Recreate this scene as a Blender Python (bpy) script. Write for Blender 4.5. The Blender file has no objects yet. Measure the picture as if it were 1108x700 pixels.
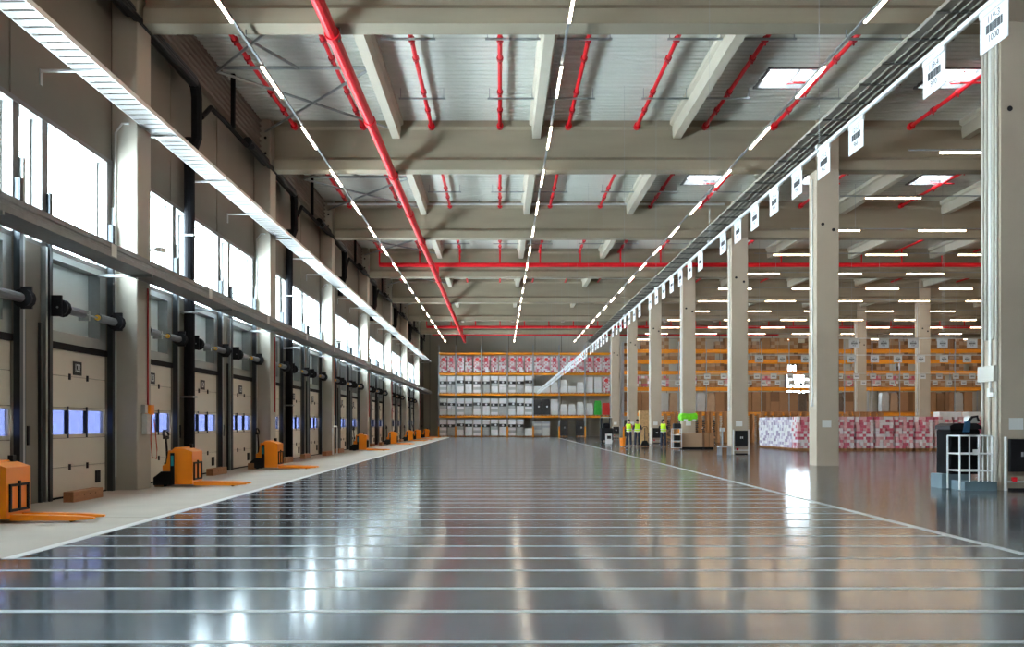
import bpy, math, random
from mathutils import Vector, Matrix
random.seed(7)
S = bpy.context.scene
COL = S.collection
PI = math.pi

# ------------------------------------------------------------------ camera
cam_d = bpy.data.cameras.new('camera')
cam = bpy.data.objects.new('camera', cam_d)
COL.objects.link(cam)
cam.location = (0, 0, 1.5)
cam.rotation_euler = (PI / 2, 0, 0)
cam_d.sensor_width = 36
cam_d.lens = 1000 / 1108 * 36
cam_d.shift_x = 13 / 1108
cam_d.shift_y = 108 / 1108
cam_d.clip_end = 500
S.camera = cam

# ------------------------------------------------------------------ world, exposure
w = bpy.data.worlds.new('overcast_sky')
S.world = w
w.use_nodes = True
SKY = 26.0
bg = w.node_tree.nodes['Background']
bg.inputs[0].default_value = (0.80, 0.92, 1.0, 1)
bg.inputs[1].default_value = SKY
S.view_settings.view_transform = 'Standard'
S.view_settings.look = 'None'
S.view_settings.gamma = 1.0
S.view_settings.use_curve_mapping = False
S.view_settings.exposure = 0.92
LAMP = 20.0

# ------------------------------------------------------------------ materials
MATS = {}


def nodes_of(m):
    return m.node_tree.nodes, m.node_tree.links


def mat(name, col, rough=0.6, metal=0.0, var=0.0, scale=4.0, bump=0.0, spec=0.5, stretch=None, coat=0.0):
    """principled with procedural noise colour variation (object coordinates)"""
    m = bpy.data.materials.new(name)
    m.use_nodes = True
    n, l = nodes_of(m)
    b = n['Principled BSDF']
    b.inputs['Base Color'].default_value = (*col, 1)
    b.inputs['Roughness'].default_value = rough
    b.inputs['Metallic'].default_value = metal
    b.inputs['Specular IOR Level'].default_value = spec
    if coat:
        b.inputs['Coat Weight'].default_value = coat
        b.inputs['Coat Roughness'].default_value = 0.1
    if var > 0 or bump > 0:
        tc = n.new('ShaderNodeTexCoord')
        mp = n.new('ShaderNodeMapping')
        l.new(tc.outputs['Object'], mp.inputs[0])
        if stretch:
            mp.inputs['Scale'].default_value = stretch
        nz = n.new('ShaderNodeTexNoise')
        nz.inputs['Scale'].default_value = scale
        nz.inputs['Detail'].default_value = 5
        l.new(mp.outputs[0], nz.inputs['Vector'])
        if var > 0:
            mx = n.new('ShaderNodeMix')
            mx.data_type = 'RGBA'
            a = tuple(max(0, c * (1 - var)) for c in col)
            d = tuple(min(1, c * (1 + var)) for c in col)
            mx.inputs[6].default_value = (*a, 1)
            mx.inputs[7].default_value = (*d, 1)
            l.new(nz.outputs[0], mx.inputs[0])
            l.new(mx.outputs[2], b.inputs['Base Color'])
        if bump > 0:
            bp = n.new('ShaderNodeBump')
            bp.inputs['Strength'].default_value = bump
            bp.inputs['Distance'].default_value = 0.02
            l.new(nz.outputs[0], bp.inputs['Height'])
            l.new(bp.outputs[0], b.inputs['Normal'])
    MATS[name] = m
    return m


def emit(name, col, strength):
    m = bpy.data.materials.new(name)
    m.use_nodes = True
    n, l = nodes_of(m)
    b = n['Principled BSDF']
    b.inputs['Base Color'].default_value = (*col, 1)
    b.inputs['Emission Color'].default_value = (*col, 1)
    b.inputs['Emission Strength'].default_value = strength
    MATS[name] = m
    return m


def glass(name, tint, gloss=0.08, rough=0.02):
    m = bpy.data.materials.new(name)
    m.use_nodes = True
    n, l = nodes_of(m)
    out = n['Material Output']
    n.remove(n['Principled BSDF'])
    t = n.new('ShaderNodeBsdfTransparent')
    t.inputs[0].default_value = (*tint, 1)
    g = n.new('ShaderNodeBsdfGlossy')
    g.inputs['Roughness'].default_value = rough
    mx = n.new('ShaderNodeMixShader')
    mx.inputs[0].default_value = gloss
    l.new(t.outputs[0], mx.inputs[1])
    l.new(g.outputs[0], mx.inputs[2])
    l.new(mx.outputs[0], out.inputs[0])
    MATS[name] = m
    return m


def translucent(name, col):
    m = bpy.data.materials.new(name)
    m.use_nodes = True
    n, l = nodes_of(m)
    out = n['Material Output']
    n.remove(n['Principled BSDF'])
    t = n.new('ShaderNodeBsdfTranslucent')
    t.inputs[0].default_value = (*col, 1)
    d = n.new('ShaderNodeBsdfDiffuse')
    d.inputs[0].default_value = (*col, 1)
    mx = n.new('ShaderNodeMixShader')
    mx.inputs[0].default_value = 0.3
    l.new(t.outputs[0], mx.inputs[1])
    l.new(d.outputs[0], mx.inputs[2])
    l.new(mx.outputs[0], out.inputs[0])
    MATS[name] = m
    return m


mat('concrete', (0.40, 0.345, 0.27), 0.85, var=0.14, scale=1.6, bump=0.08)
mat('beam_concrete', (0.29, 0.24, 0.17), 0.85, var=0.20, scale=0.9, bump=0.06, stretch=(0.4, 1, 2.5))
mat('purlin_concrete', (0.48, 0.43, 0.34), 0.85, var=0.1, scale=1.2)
mat('column_concrete', (0.48, 0.395, 0.30), 0.8, var=0.08, scale=1.3, bump=0.04)
mat('dock_concrete', (0.40, 0.36, 0.295), 0.8, var=0.1, scale=1.3, bump=0.04)
mat('wall_panel', (0.165, 0.141, 0.11), 0.85, var=0.08, scale=0.8)
mat('wall_joint', (0.05, 0.045, 0.04), 0.9)
mat('back_wall', (0.52, 0.47, 0.39), 0.85, var=0.08, scale=0.6)
mat('deck_metal', (0.54, 0.54, 0.48), 0.6, 0.0, var=0.04, scale=0.5)
mat('fascia', (0.16, 0.12, 0.095), 0.7, var=0.1, scale=2)
mat('steel', (0.32, 0.335, 0.33), 0.42, 0.7, var=0.12, scale=6)
mat('dark_steel', (0.035, 0.042, 0.048), 0.4, 0.5, var=0.15, scale=5)
mat('galvanised', (0.62, 0.62, 0.60), 0.45, 0.35, var=0.08, scale=8)
mat('tray_grey', (0.23, 0.235, 0.235), 0.5, 0.15, var=0.2, scale=9)
mat('tray_dark', (0.10, 0.095, 0.085), 0.7, 0.2, var=0.2, scale=4)
mat('tray_brown', (0.27, 0.24, 0.20), 0.7, 0.1, var=0.2, scale=4)
mat('conduit_cream', (0.50, 0.47, 0.41), 0.5)
mat('white_paint', (0.78, 0.78, 0.76), 0.45)
mat('tray_white', (0.26, 0.252, 0.24), 0.5)
mat('white_frame', (0.15, 0.147, 0.14), 0.5, var=0.04)
mat('door_cream', (0.62, 0.555, 0.455), 0.55, var=0.05, scale=1.5)
mat('door_seam', (0.16, 0.14, 0.11), 0.8)
mat('header_grey', (0.60, 0.63, 0.60), 0.5, 0.1, var=0.05, scale=2)
mat('matte_black', (0.008, 0.008, 0.009), 0.9, spec=0.1)
mat('black_plastic', (0.010, 0.010, 0.012), 0.55, spec=0.25)
mat('black_rubber', (0.008, 0.008, 0.010), 0.8, spec=0.15, var=0.2, scale=5)
mat('red_paint', (0.70, 0.006, 0.014), 0.45, spec=0.3, var=0.08, scale=3)
mat('red_dark', (0.42, 0.008, 0.014), 0.45, var=0.08, scale=3)
mat('orange', (1.0, 0.27, 0.004), 0.35, var=0.04, scale=3, coat=0.3)
mat('rack_orange', (0.95, 0.33, 0.010), 0.45, var=0.08, scale=3)
mat('rack_post', (0.42, 0.44, 0.47), 0.45, 0.3, var=0.08, scale=4)
mat('teal', (0.02, 0.24, 0.27), 0.4)
mat('spring_grey', (0.19, 0.20, 0.23), 0.4, 0.5, var=0.1, scale=8)
mat('yellow', (0.85, 0.45, 0.03), 0.5)
mat('wood', (0.36, 0.17, 0.075), 0.75, var=0.3, scale=5, stretch=(6, 1, 6))
mat('pallet_wood', (0.52, 0.235, 0.085), 0.75, var=0.25, scale=3)
mat('osb', (0.55, 0.33, 0.15), 0.8, var=0.45, scale=9)
mat('cardboard', (0.36, 0.185, 0.085), 0.85, var=0.1, scale=2)
mat('cardboard_dark', (0.22, 0.11, 0.05), 0.85, var=0.15, scale=2)
mat('cardboard_light', (0.46, 0.30, 0.185), 0.85, var=0.12, scale=2)
mat('carton_pink', (0.62, 0.12, 0.18), 0.6, var=0.3, scale=6)
mat('carton_rose', (0.72, 0.40, 0.42), 0.6, var=0.2, scale=6)
mat('carton_white', (0.82, 0.78, 0.79), 0.5, var=0.08, scale=6)
mat('carton_daylit_lilac', (0.42, 0.33, 0.45), 0.6, var=0.1)
mat('carton_daylit_pale', (0.62, 0.54, 0.64), 0.6, var=0.1)
mat('carton_red', (0.80, 0.05, 0.05), 0.5, var=0.1)
mat('film_white', (0.80, 0.80, 0.79), 0.35, var=0.08, scale=5)
mat('film_grey', (0.48, 0.47, 0.46), 0.35, var=0.1, scale=5)
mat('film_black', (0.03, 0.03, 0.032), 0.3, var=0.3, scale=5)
mat('film_brown', (0.17, 0.12, 0.09), 0.3, var=0.5, scale=7)
mat('film_green', (0.04, 0.42, 0.05), 0.4, var=0.25, scale=5)
mat('film_red', (0.75, 0.04, 0.035), 0.4, var=0.2, scale=5)
mat('lime_green', (0.18, 0.75, 0.01), 0.5, var=0.2, scale=8)
mat('sign_white', (0.66, 0.67, 0.68), 0.5)
mat('print_black', (0.02, 0.02, 0.025), 0.6)
mat('print_grey', (0.36, 0.37, 0.42), 0.6)
mat('hivis', (0.60, 0.95, 0.01), 0.6)
mat('reflective', (0.75, 0.78, 0.72), 0.4)
mat('skin', (0.45, 0.25, 0.17), 0.6)
mat('hair', (0.015, 0.012, 0.01), 0.7)
mat('navy_cloth', (0.02, 0.025, 0.045), 0.85, var=0.2, scale=10)
mat('red_cloth', (0.45, 0.06, 0.03), 0.85)
mat('shoe', (0.02, 0.018, 0.016), 0.6)
mat('blue_grey_paint', (0.13, 0.19, 0.22), 0.5, var=0.1)
mat('blue_paint', (0.02, 0.10, 0.22), 0.45)
mat('line_white', (0.42, 0.44, 0.43), 0.45, var=0.08, scale=3)
mat('line_bright', (0.62, 0.62, 0.59), 0.5, var=0.08, scale=3)
mat('apron_concrete', (0.40, 0.355, 0.29), 0.7, var=0.14, scale=1.1, bump=0.05)
mat('yard', (0.5, 0.5, 0.48), 0.9, var=0.1)
emit('lamp_glow', (1.0, 0.85, 0.66), LAMP)
emit('lamp_glow_warm', (1.0, 0.73, 0.46), LAMP * 1.0)
glass('window_glass', (0.93, 0.97, 0.98), 0.06)
glass('tinted_glass', (0.105, 0.113, 0.165), 0.12, 0.05)
translucent('skylight_white', (0.85, 0.85, 0.86))

# the polished floor: dark sealed concrete, roughness and tone vary
m = mat('polished_floor', (0.07, 0.075, 0.08), 0.2)
n, l = nodes_of(m)
b = n['Principled BSDF']
tc = n.new('ShaderNodeTexCoord')
nz = n.new('ShaderNodeTexNoise')
nz.inputs['Scale'].default_value = 0.55
nz.inputs['Detail'].default_value = 8
l.new(tc.outputs['Object'], nz.inputs['Vector'])
rp = n.new('ShaderNodeValToRGB')
rp.color_ramp.elements[0].position = 0.3
rp.color_ramp.elements[0].color = (0.066, 0.082, 0.096, 1)
rp.color_ramp.elements[1].position = 0.75
rp.color_ramp.elements[1].color = (0.112, 0.130, 0.146, 1)
l.new(nz.outputs[0], rp.inputs[0])
l.new(rp.outputs[0], b.inputs['Base Color'])
mr = n.new('ShaderNodeMapRange')
mr.inputs[3].default_value = 0.09
mr.inputs[4].default_value = 0.17
nz2 = n.new('ShaderNodeTexNoise')
nz2.inputs['Scale'].default_value = 1.7
l.new(tc.outputs['Object'], nz2.inputs['Vector'])
l.new(nz2.outputs[0], mr.inputs[0])
l.new(mr.outputs[0], b.inputs['Roughness'])
b.inputs['Specular IOR Level'].default_value = 0.26
b.inputs['IOR'].default_value = 1.5


# ------------------------------------------------------------------ mesh helpers
class MB:
    def __init__(self):
        self.v, self.f, self.m, self.mats = [], [], [], []

    def mi(self, name):
        if name not in self.mats:
            self.mats.append(name)
        return self.mats.index(name)

    def box(self, x0, x1, y0, y1, z0, z1, m):
        i = len(self.v)
        self.v += [(x0, y0, z0), (x1, y0, z0), (x1, y1, z0), (x0, y1, z0),
                   (x0, y0, z1), (x1, y0, z1), (x1, y1, z1), (x0, y1, z1)]
        k = self.mi(m)
        for q in ((0, 3, 2, 1), (4, 5, 6, 7), (0, 1, 5, 4), (1, 2, 6, 5), (2, 3, 7, 6), (3, 0, 4, 7)):
            self.f.append(tuple(i + j for j in q))
            self.m.append(k)
        return self

    def cbox(self, x0, x1, y0, y1, z0, z1, m, c=0.02):
        """box with chamfered vertical edges and top"""
        pts = [(x0 + c, y0), (x1 - c, y0), (x1, y0 + c), (x1, y1 - c), (x1 - c, y1), (x0 + c, y1), (x0, y1 - c), (x0, y0 + c)]
        top = [(x0 + 2 * c, y0 + c), (x1 - 2 * c, y0 + c), (x1 - c, y0 + 2 * c), (x1 - c, y1 - 2 * c),
               (x1 - 2 * c, y1 - c), (x0 + 2 * c, y1 - c), (x0 + c, y1 - 2 * c), (x0 + c, y0 + 2 * c)]
        self.loft([[(p[0], p[1], z0) for p in pts], [(p[0], p[1], z1 - c) for p in pts], [(p[0], p[1], z1) for p in top]], m)
        return self

    def loft(self, rings, m, cap=True, closed=True):
        k = self.mi(m)
        base = len(self.v)
        nn = len(rings[0])
        for r in rings:
            self.v += [tuple(p) for p in r]
        for a in range(len(rings) - 1):
            for j in range(nn if closed else nn - 1):
                j2 = (j + 1) % nn
                self.f.append((base + a * nn + j, base + a * nn + j2, base + (a + 1) * nn + j2, base + (a + 1) * nn + j))
                self.m.append(k)
        if cap:
            self.f.append(tuple(base + j for j in reversed(range(nn))))
            self.m.append(k)
            self.f.append(tuple(base + (len(rings) - 1) * nn + j for j in range(nn)))
            self.m.append(k)
        return self

    def tube(self, pts, r, m, n=8, cap=True):
        pts = [Vector(p) for p in pts]
        rings = []
        for i, p in enumerate(pts):
            a = pts[max(i - 1, 0)]
            c = pts[min(i + 1, len(pts) - 1)]
            d = (c - a)
            if d.length < 1e-9:
                d = Vector((0, 0, 1))
            d.normalize()
            up = Vector((0, 0, 1)) if abs(d.z) < 0.9 else Vector((0, 1, 0))
            s = d.cross(up).normalized()
            t = s.cross(d).normalized()
            rr = r[i] if isinstance(r, (list, tuple)) else r
            rings.append([p + (s * math.cos(2 * PI * j / n) + t * math.sin(2 * PI * j / n)) * rr for j in range(n)])
        return self.loft(rings, m, cap)

    def prism(self, prof, axis, a, b_, m):
        """closed 2-D profile extruded along an axis ('x': (y,z) profile, 'y': (x,z), 'z': (x,y))"""
        def pt(p, t):
            return {'x': (t, p[0], p[1]), 'y': (p[0], t, p[1]), 'z': (p[0], p[1], t)}[axis]
        return self.loft([[pt(p, a) for p in prof], [pt(p, b_) for p in prof]], m)

    def mesh(self, name):
        me = bpy.data.meshes.new(name)
        me.from_pydata(self.v, [], self.f)
        for k in self.mats:
            me.materials.append(MATS[k])
        if len(self.mats) > 1:
            me.polygons.foreach_set('material_index', self.m)
        me.update()
        return me

    def build(self, name, parent=None, loc=None, smooth=False):
        me = self.mesh(name)
        if smooth:
            me.shade_smooth() if hasattr(me, 'shade_smooth') else None
        return link(name, me, parent, loc)


KIDS = {}
TMP = bpy.data.scenes.new('scratch')      # evaluates text and skin modifiers apart from the big scene


def link(name, data, parent=None, loc=None, rz=0.0):
    o = bpy.data.objects.new(name, data)
    COL.objects.link(o)
    if parent is not None:
        o.parent = parent
        KIDS.setdefault(parent.name, []).append(o)
    if loc is not None:
        o.location = loc
    if rz:
        o.rotation_euler = (0, 0, rz)
    return o


def tag(o, label=None, cat=None, group=None, kind=None):
    if label:
        o['label'] = label
    if cat:
        o['category'] = cat
    if group:
        o['group'] = group
    if kind:
        o['kind'] = kind
    return o


def thing(name, label, cat, loc=(0, 0, 0), rz=0.0, group=None):
    o = link(name, None, None, loc, rz)
    o.empty_display_size = 0.2
    return tag(o, label, cat, group)


def copy_tree(o, parent=None):
    c = o.copy()
    COL.objects.link(c)
    c.parent = parent
    if parent is not None:
        KIDS.setdefault(parent.name, []).append(c)
    for ch in KIDS.get(o.name, []):
        copy_tree(ch, c)
    return c


def place(proto, loc, rz=0.0, label=None, group=None):
    c = copy_tree(proto)
    c.location = loc
    c.rotation_euler = (0, 0, rz)
    if label:
        c['label'] = label
    if group:
        c['group'] = group
    return c


def drop(proto):
    for ch in KIDS.pop(proto.name, []):
        drop(ch)
    bpy.data.objects.remove(proto)


_ones = 'zero first second third fourth fifth sixth seventh eighth ninth tenth eleventh twelfth thirteenth fourteenth fifteenth sixteenth seventeenth eighteenth nineteenth'.split()
_tens = {2: 'twent', 3: 'thirt', 4: 'fort', 5: 'fift', 6: 'sixt', 7: 'sevent', 8: 'eight', 9: 'ninet'}


def nth(i):
    if i < 20:
        return _ones[i]
    t, u = divmod(i, 10)
    return _tens[t] + ('ieth' if u == 0 else 'y-' + _ones[u])


_text_cache = {}


def text_mesh(s, size, m, depth=0.002):
    key = (s, size, m)
    if key in _text_cache:
        return _text_cache[key]
    c = bpy.data.curves.new('print', 'FONT')
    c.body = s
    c.size = size
    c.align_x = 'CENTER'
    c.align_y = 'CENTER'
    c.extrude = depth / 2
    c.resolution_u = 2
    o = bpy.data.objects.new('print', c)
    TMP.collection.objects.link(o)
    TMP.view_layers[0].update()
    dg = TMP.view_layers[0].depsgraph
    me = bpy.data.meshes.new_from_object(o.evaluated_get(dg))
    bpy.data.objects.remove(o)
    bpy.data.curves.remove(c)
    me.materials.clear()
    me.materials.append(MATS[m])
    me.name = 'print'
    _text_cache[key] = me
    return me


# ================================================================== the hall
XW = -8.7            # inner face of the dock wall
XR = 60.0            # far right wall
YB = 105.3           # back wall
YF = -15.3           # wall behind the photographer
ZD = 12.27           # underside of the roof deck
Z0 = 20.7            # front of the first column in view
BAY = 12.0
BEAMS = [Z0 + 0.4 + BAY * k for k in range(-2, 7)]
COLS = [Z0 + BAY * k for k in range(-2, 7)]

# ---- floor
fl = MB().box(XW - 0.35, XR, YF, YB, -0.2, 0.0, 'polished_floor').build('floor')
tag(fl, 'polished dark grey concrete floor with white lane lines', None, None, 'structure')
MB().box(XW, -5.45, 10.25, YB, 0.0, 0.004, 'apron_concrete').build('dock_apron', fl)
for k in range(9):   # expansion joints of the apron
    MB().box(XW, -5.45, 14.7 + 12 * k, 14.72 + 12 * k, 0.004, 0.0045, 'door_seam').build('apron_joint', fl) if 14.7 + 12 * k < YB else None
ln = MB().box(-5.45, 6.0, -0.045, 0.045, 0.0, 0.003, 'line_white').mesh('lane_line')
ln2 = MB().box(-9.0, 6.0, -0.045, 0.045, 0.0, 0.003, 'line_white').mesh('lane_line')
for g in range(-1, 11):
    for i in range(8):
        y = 10.25 + 8 * g + 1.023 * i
        if 4.5 < y < 97:
            link('lane_line', ln if y > 10 else ln2, fl, (0, y, 0))
MB().box(-5.51, -5.37, 10.2, 97.5, 0.0, 0.006, 'line_bright').build('boundary_line', fl)
MB().box(5.94, 6.06, 4.0, 97.5, 0.0, 0.004, 'line_white').build('boundary_line', fl)

# ---- ceiling
ce = link('ceiling', None)
tag(ce, 'corrugated metal roof deck on concrete beams', None, None, 'structure')
PUR = [-8.35, -3.7, 1.3, 6.3] + [11.6 + 5.0 * i for i in range(10)]
EDGE = [XW - 0.35] + PUR[1:] + [XR]


def corrugated(mb, x0, x1, y0, y1, m='deck_metal', per=0.30, h=0.03):
    nper = max(1, round((y1 - y0) / per))
    p = (y1 - y0) / nper
    ys = []
    for i in range(nper):
        a = y0 + i * p
        ys += [(a, ZD), (a + p * 0.38, ZD), (a + p * 0.5, ZD + h), (a + p * 0.88, ZD + h)]
    ys.append((y1, ZD))
    mb.loft([[(x0, y, z) for y, z in ys], [(x1, y, z) for y, z in ys]], m, cap=False, closed=False)


deck_cache = {}
for bi in range(len(BEAMS) + 1):
    y0 = YF if bi == 0 else BEAMS[bi - 1]
    y1 = YB + 0.2 if bi == len(BEAMS) else BEAMS[bi]
    for xi in range(len(EDGE) - 1):
        x0, x1 = EDGE[xi], EDGE[xi + 1]
        sky = x0 > 6 and bi > 0 and x1 - x0 > 4
        key = (round(x1 - x0, 3), round(y1 - y0, 3), sky)
        if key not in deck_cache:
            mb = MB()
            L, W = y1 - y0, x1 - x0
            if sky:
                cx, cy = W / 2, L / 2 + 1.75
                corrugated(mb, 0, W, 0, cy - 0.85)
                corrugated(mb, 0, W, cy + 0.85, L)
                corrugated(mb, 0, cx - 0.8, cy - 0.85, cy + 0.85)
                corrugated(mb, cx + 0.8, W, cy - 0.85, cy + 0.85)
            else:
                corrugated(mb, 0, W, 0, L)
            deck_cache[key] = mb.mesh('deck_sheet')
        link('deck_sheet', deck_cache[key], ce, (x0, y0, 0))
        if sky:
            if 'sky' not in deck_cache:
                f = MB()
                f.box(-0.82, -0.72, -0.87, 0.87, ZD - 0.03, ZD + 0.35, 'white_frame')
                f.box(0.72, 0.82, -0.87, 0.87, ZD - 0.03, ZD + 0.35, 'white_frame')
                f.box(-0.72, 0.72, -0.87, -0.77, ZD - 0.03, ZD + 0.35, 'white_frame')
                f.box(-0.72, 0.72, 0.77, 0.87, ZD - 0.03, ZD + 0.35, 'white_frame')
                deck_cache['sky'] = f.mesh('skylight_curb')
                deck_cache['pane'] = MB().box(-0.72, 0.72, -0.77, 0.77, ZD + 0.22, ZD + 0.24, 'skylight_white').mesh('skylight_pane')
                deck_cache['bar'] = MB().box(0.30, 0.36, -0.77, 0.77, ZD + 0.15, ZD + 0.2, 'steel').box(-0.72, 0.72, -0.1, -0.07, ZD + 0.15, ZD + 0.2, 'steel').mesh('skylight_bar')
            c = link('skylight', deck_cache['sky'], ce, ((x0 + x1) / 2, (y0 + y1) / 2 + 1.75, 0))
            link('pane', deck_cache['pane'], c)
            link('glazing_bar', deck_cache['bar'], c)

# beams: an I profile across the whole hall
bp = [(-0.30, 10.5), (0.30, 10.5), (0.30, 10.84), (0.16, 10.98), (0.16, 11.95), (0.24, 12.05), (0.24, ZD - 0.005),
      (-0.24, ZD - 0.005), (-0.24, 12.05), (-0.16, 11.95), (-0.16, 10.98), (-0.30, 10.84)]
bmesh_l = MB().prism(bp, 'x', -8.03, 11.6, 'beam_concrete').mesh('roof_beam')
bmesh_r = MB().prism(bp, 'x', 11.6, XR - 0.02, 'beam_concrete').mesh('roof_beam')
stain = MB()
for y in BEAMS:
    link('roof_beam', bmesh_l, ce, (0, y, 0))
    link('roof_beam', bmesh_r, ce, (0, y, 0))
pp = [(-0.14, 11.64), (0.14, 11.64), (0.17, 12.06), (0.26, 12.12), (0.26, ZD), (-0.26, ZD), (-0.26, 12.12), (-0.17, 12.06)]
pm = MB().prism(pp, 'y', 0.17, BAY - 0.17, 'purlin_concrete').mesh('purlin')
pl = MB().prism(pp, 'y', 0.17, YB - BEAMS[-1], 'purlin_concrete').mesh('purlin')
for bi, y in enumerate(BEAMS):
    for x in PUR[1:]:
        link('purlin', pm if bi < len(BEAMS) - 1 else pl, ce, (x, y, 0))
# hanger rails carrying the branch pipes (thin grey channels under the deck)
hr = MB().box(-0.75, 0.75, -0.03, 0.03, ZD - 0.36, ZD - 0.31, 'steel').box(-0.7, -0.68, -0.01, 0.01, ZD - 0.31, ZD, 'steel').box(0.68, 0.7, -0.01, 0.01, ZD - 0.31, ZD, 'steel').mesh('hanger_channel')
for bi, y in enumerate(BEAMS[:-2]):
    for x in (-2.5, 0.35, 2.3, 5.3, 7.3, 10.2):
        for dy in (4.0, 8.6):
            if y > 0:
                link('hanger_channel', hr, ce, (x, y + dy, 0))
# steel bracing in the panels beside the dock wall
for y in BEAMS[1:-1]:
    br = MB()
    zz = ZD - 0.35
    br.tube([(-8.3, y + 6, zz), (-3.7, y + 6, zz)], 0.05, 'steel', 6)
    br.build('brace_strut', ce)
    for a, c2 in (((-8.3, y + 0.4), (-5.9, y + 6)), ((-8.3, y + 6), (-3.8, y + 0.4)), ((-8.3, y + 6), (-3.8, y + 11.6)), ((-8.3, y + 11.6), (-3.8, y + 6))):
        MB().tube([(a[0], a[1], zz - 0.1), (c2[0], c2[1], zz - 0.02)], 0.045, 'steel', 5).build('brace_diagonal', ce)
# ribbed edge fascia above the dock wall
prof = []
for i in range(7):
    z = 11.15 + i * 0.18
    prof += [(-8.5, z), (-8.5, z + 0.1), (-8.44, z + 0.12), (-8.44, z + 0.16)]
prof += [(-8.5, ZD), (-8.68, ZD), (-8.68, 11.15)]
for bi, y in enumerate(COLS):
    MB().prism(prof, 'y', y + 0.82, min(y + BAY - 0.02, YB), 'fascia').build('edge_fascia', ce)

# ---- dock wall
DC = [1.7, 5.65, 9.6]       # dock centres inside a bay, measured from the column back
DW = 1.35
WZ0, WZ1 = 4.85, 7.36
wl = link('wall_left', None)
tag(wl, 'grey brown dock wall of concrete panels', None, None, 'structure')
piers = [(0.0 - 0.8, DC[0] - DW), (DC[0] + DW, DC[1] - DW), (DC[1] + DW, DC[2] - DW), (DC[2] + DW, 11.2)]
pm_cache = {}
for bi, cy in enumerate([YF - 0.0] + COLS):
    yb = cy + 0.8
    nxt = COLS[bi] if bi < len(COLS) else YB
    # the bay from this column to the next one
    if bi == 0:
        MB().box(XW - 0.35, XW, YF, COLS[0] + 0.0, 0, ZD, 'wall_panel').build('wall_panel', wl)
        continue
    if cy < 5:      # behind the photographer: plain wall with ribbon window
        MB().box(XW - 0.35, XW, cy, cy + BAY, 0, WZ0, 'wall_panel').box(XW - 0.35, XW, cy, cy + BAY, WZ1, ZD, 'wall_panel').build('wall_panel', wl)
        MB().box(XW - 0.35, XW, cy, yb + 0.3, WZ0, WZ1, 'wall_panel').build('wall_panel', wl)
        continue
    if 'low' not in pm_cache:
        for q, (a, c2) in enumerate(piers):
            pm_cache[q] = MB().box(XW - 0.15, XW, a + 0.005, c2 - 0.005, 0, WZ0, 'wall_panel').mesh('wall_pier')
        pm_cache['low'] = True
        pm_cache['colstrip'] = MB().box(XW - 0.35, XW, -0.8, 0.12, WZ0, WZ1, 'wall_panel').mesh('wall_pier')
        for q, (a, c2) in enumerate(((-0.8, 2.9), (2.92, 6.9), (6.92, 11.2))):
            pm_cache['up%d' % q] = MB().box(XW - 0.35, XW - 0.005 * (q % 2), a + 0.015, c2 - 0.015, WZ1, ZD, 'wall_panel').mesh('wall_panel')
        pm_cache['joint'] = MB().box(XW - 0.35, XW - 0.03, -0.8, 11.2, WZ1 + 0.02, ZD, 'wall_joint').mesh('joint_backing')
    if bi == len(COLS):     # the last bay has a single dock, then plain wall
        MB().box(XW - 0.35, XW, yb + DC[0] + DW + 0.02, YB, 0, WZ1, 'wall_panel').build('wall_panel', wl)
    for q in range(4 if bi < len(COLS) else 1):
        link('wall_pier', pm_cache[q], wl, (0, yb, 0))
    link('wall_pier', pm_cache['colstrip'], wl, (0, yb, 0))
    for q in range(3):
        link('wall_panel', pm_cache['up%d' % q], wl, (0, yb, 0))
    link('joint_backing', pm_cache['joint'], wl, (0, yb, 0))

# ---- ribbon windows, one per bay
wn = 0
win_meshes = {}
wx0, wx1 = XW - 0.33, XW + 0.03


def window_parts():
    f = MB()
    f.box(wx0, wx1, 0.1, 11.2, WZ1 - 0.10, WZ1, 'white_frame')
    f.box(wx0, XW - 0.02, 0.1, 11.2, WZ0, WZ0 + 0.08, 'white_frame')
    win_meshes['frame'] = f.mesh('window_frame')
    xs = [0.12]
    panes = []
    edges = []
    for c in DC:
        edges.append((c - DW + 0.02, c + DW - 0.02))
    gaps = [(DC[0] + DW + 0.22, DC[1] - DW - 0.22), (DC[1] + DW + 0.22, DC[2] - DW - 0.22)]
    allp = sorted(edges + gaps)
    ms = []
    prev = 0.1
    for a, c in allp + [(11.2, 11.2)]:
        if a - prev > 0.02:
            ms.append((prev, a))
        prev = c
    win_meshes['mull'] = [MB().box(wx0, wx1 - 0.02, a, c, WZ0 + 0.08, WZ1 - 0.1, 'white_frame').mesh('mullion') for a, c in ms]
    win_meshes['pane'] = [MB().box(XW - 0.26, XW - 0.25, a, c, WZ0 + 0.08, WZ1 - 0.1, 'window_glass').mesh('pane') for a, c in allp]
    win_meshes['bar'] = [MB().box(XW - 0.25, XW - 0.2, c - 0.05, c, WZ0 + 0.08, WZ1 - 0.1, 'galvanised').mesh('sash_bar') for a, c in allp]


window_parts()
for cy in COLS:
    wn += 1
    last = cy == COLS[-1]
    if last:
        f = MB().box(wx0, wx1, 0.1, DC[0] + DW, WZ1 - 0.10, WZ1, 'white_frame').box(wx0, XW - 0.02, 0.1, DC[0] + DW, WZ0, WZ0 + 0.08, 'white_frame').mesh('window_frame')
    wo = link('window_%d' % wn, f if last else win_meshes['frame'], None, (0, cy + 0.8, 0))
    tag(wo, 'white framed ribbon window above the docks, %s bay' % nth(wn), None, None, 'structure')
    for me in win_meshes['mull'][:1] if last else win_meshes['mull']:
        link('mullion', me, wo)
    for me in win_meshes['pane'][:1] if last else win_meshes['pane']:
        link('pane', me, wo)
    for me in win_meshes['bar'][:1] if last else win_meshes['bar']:
        link('sash_bar', me, wo)

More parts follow.
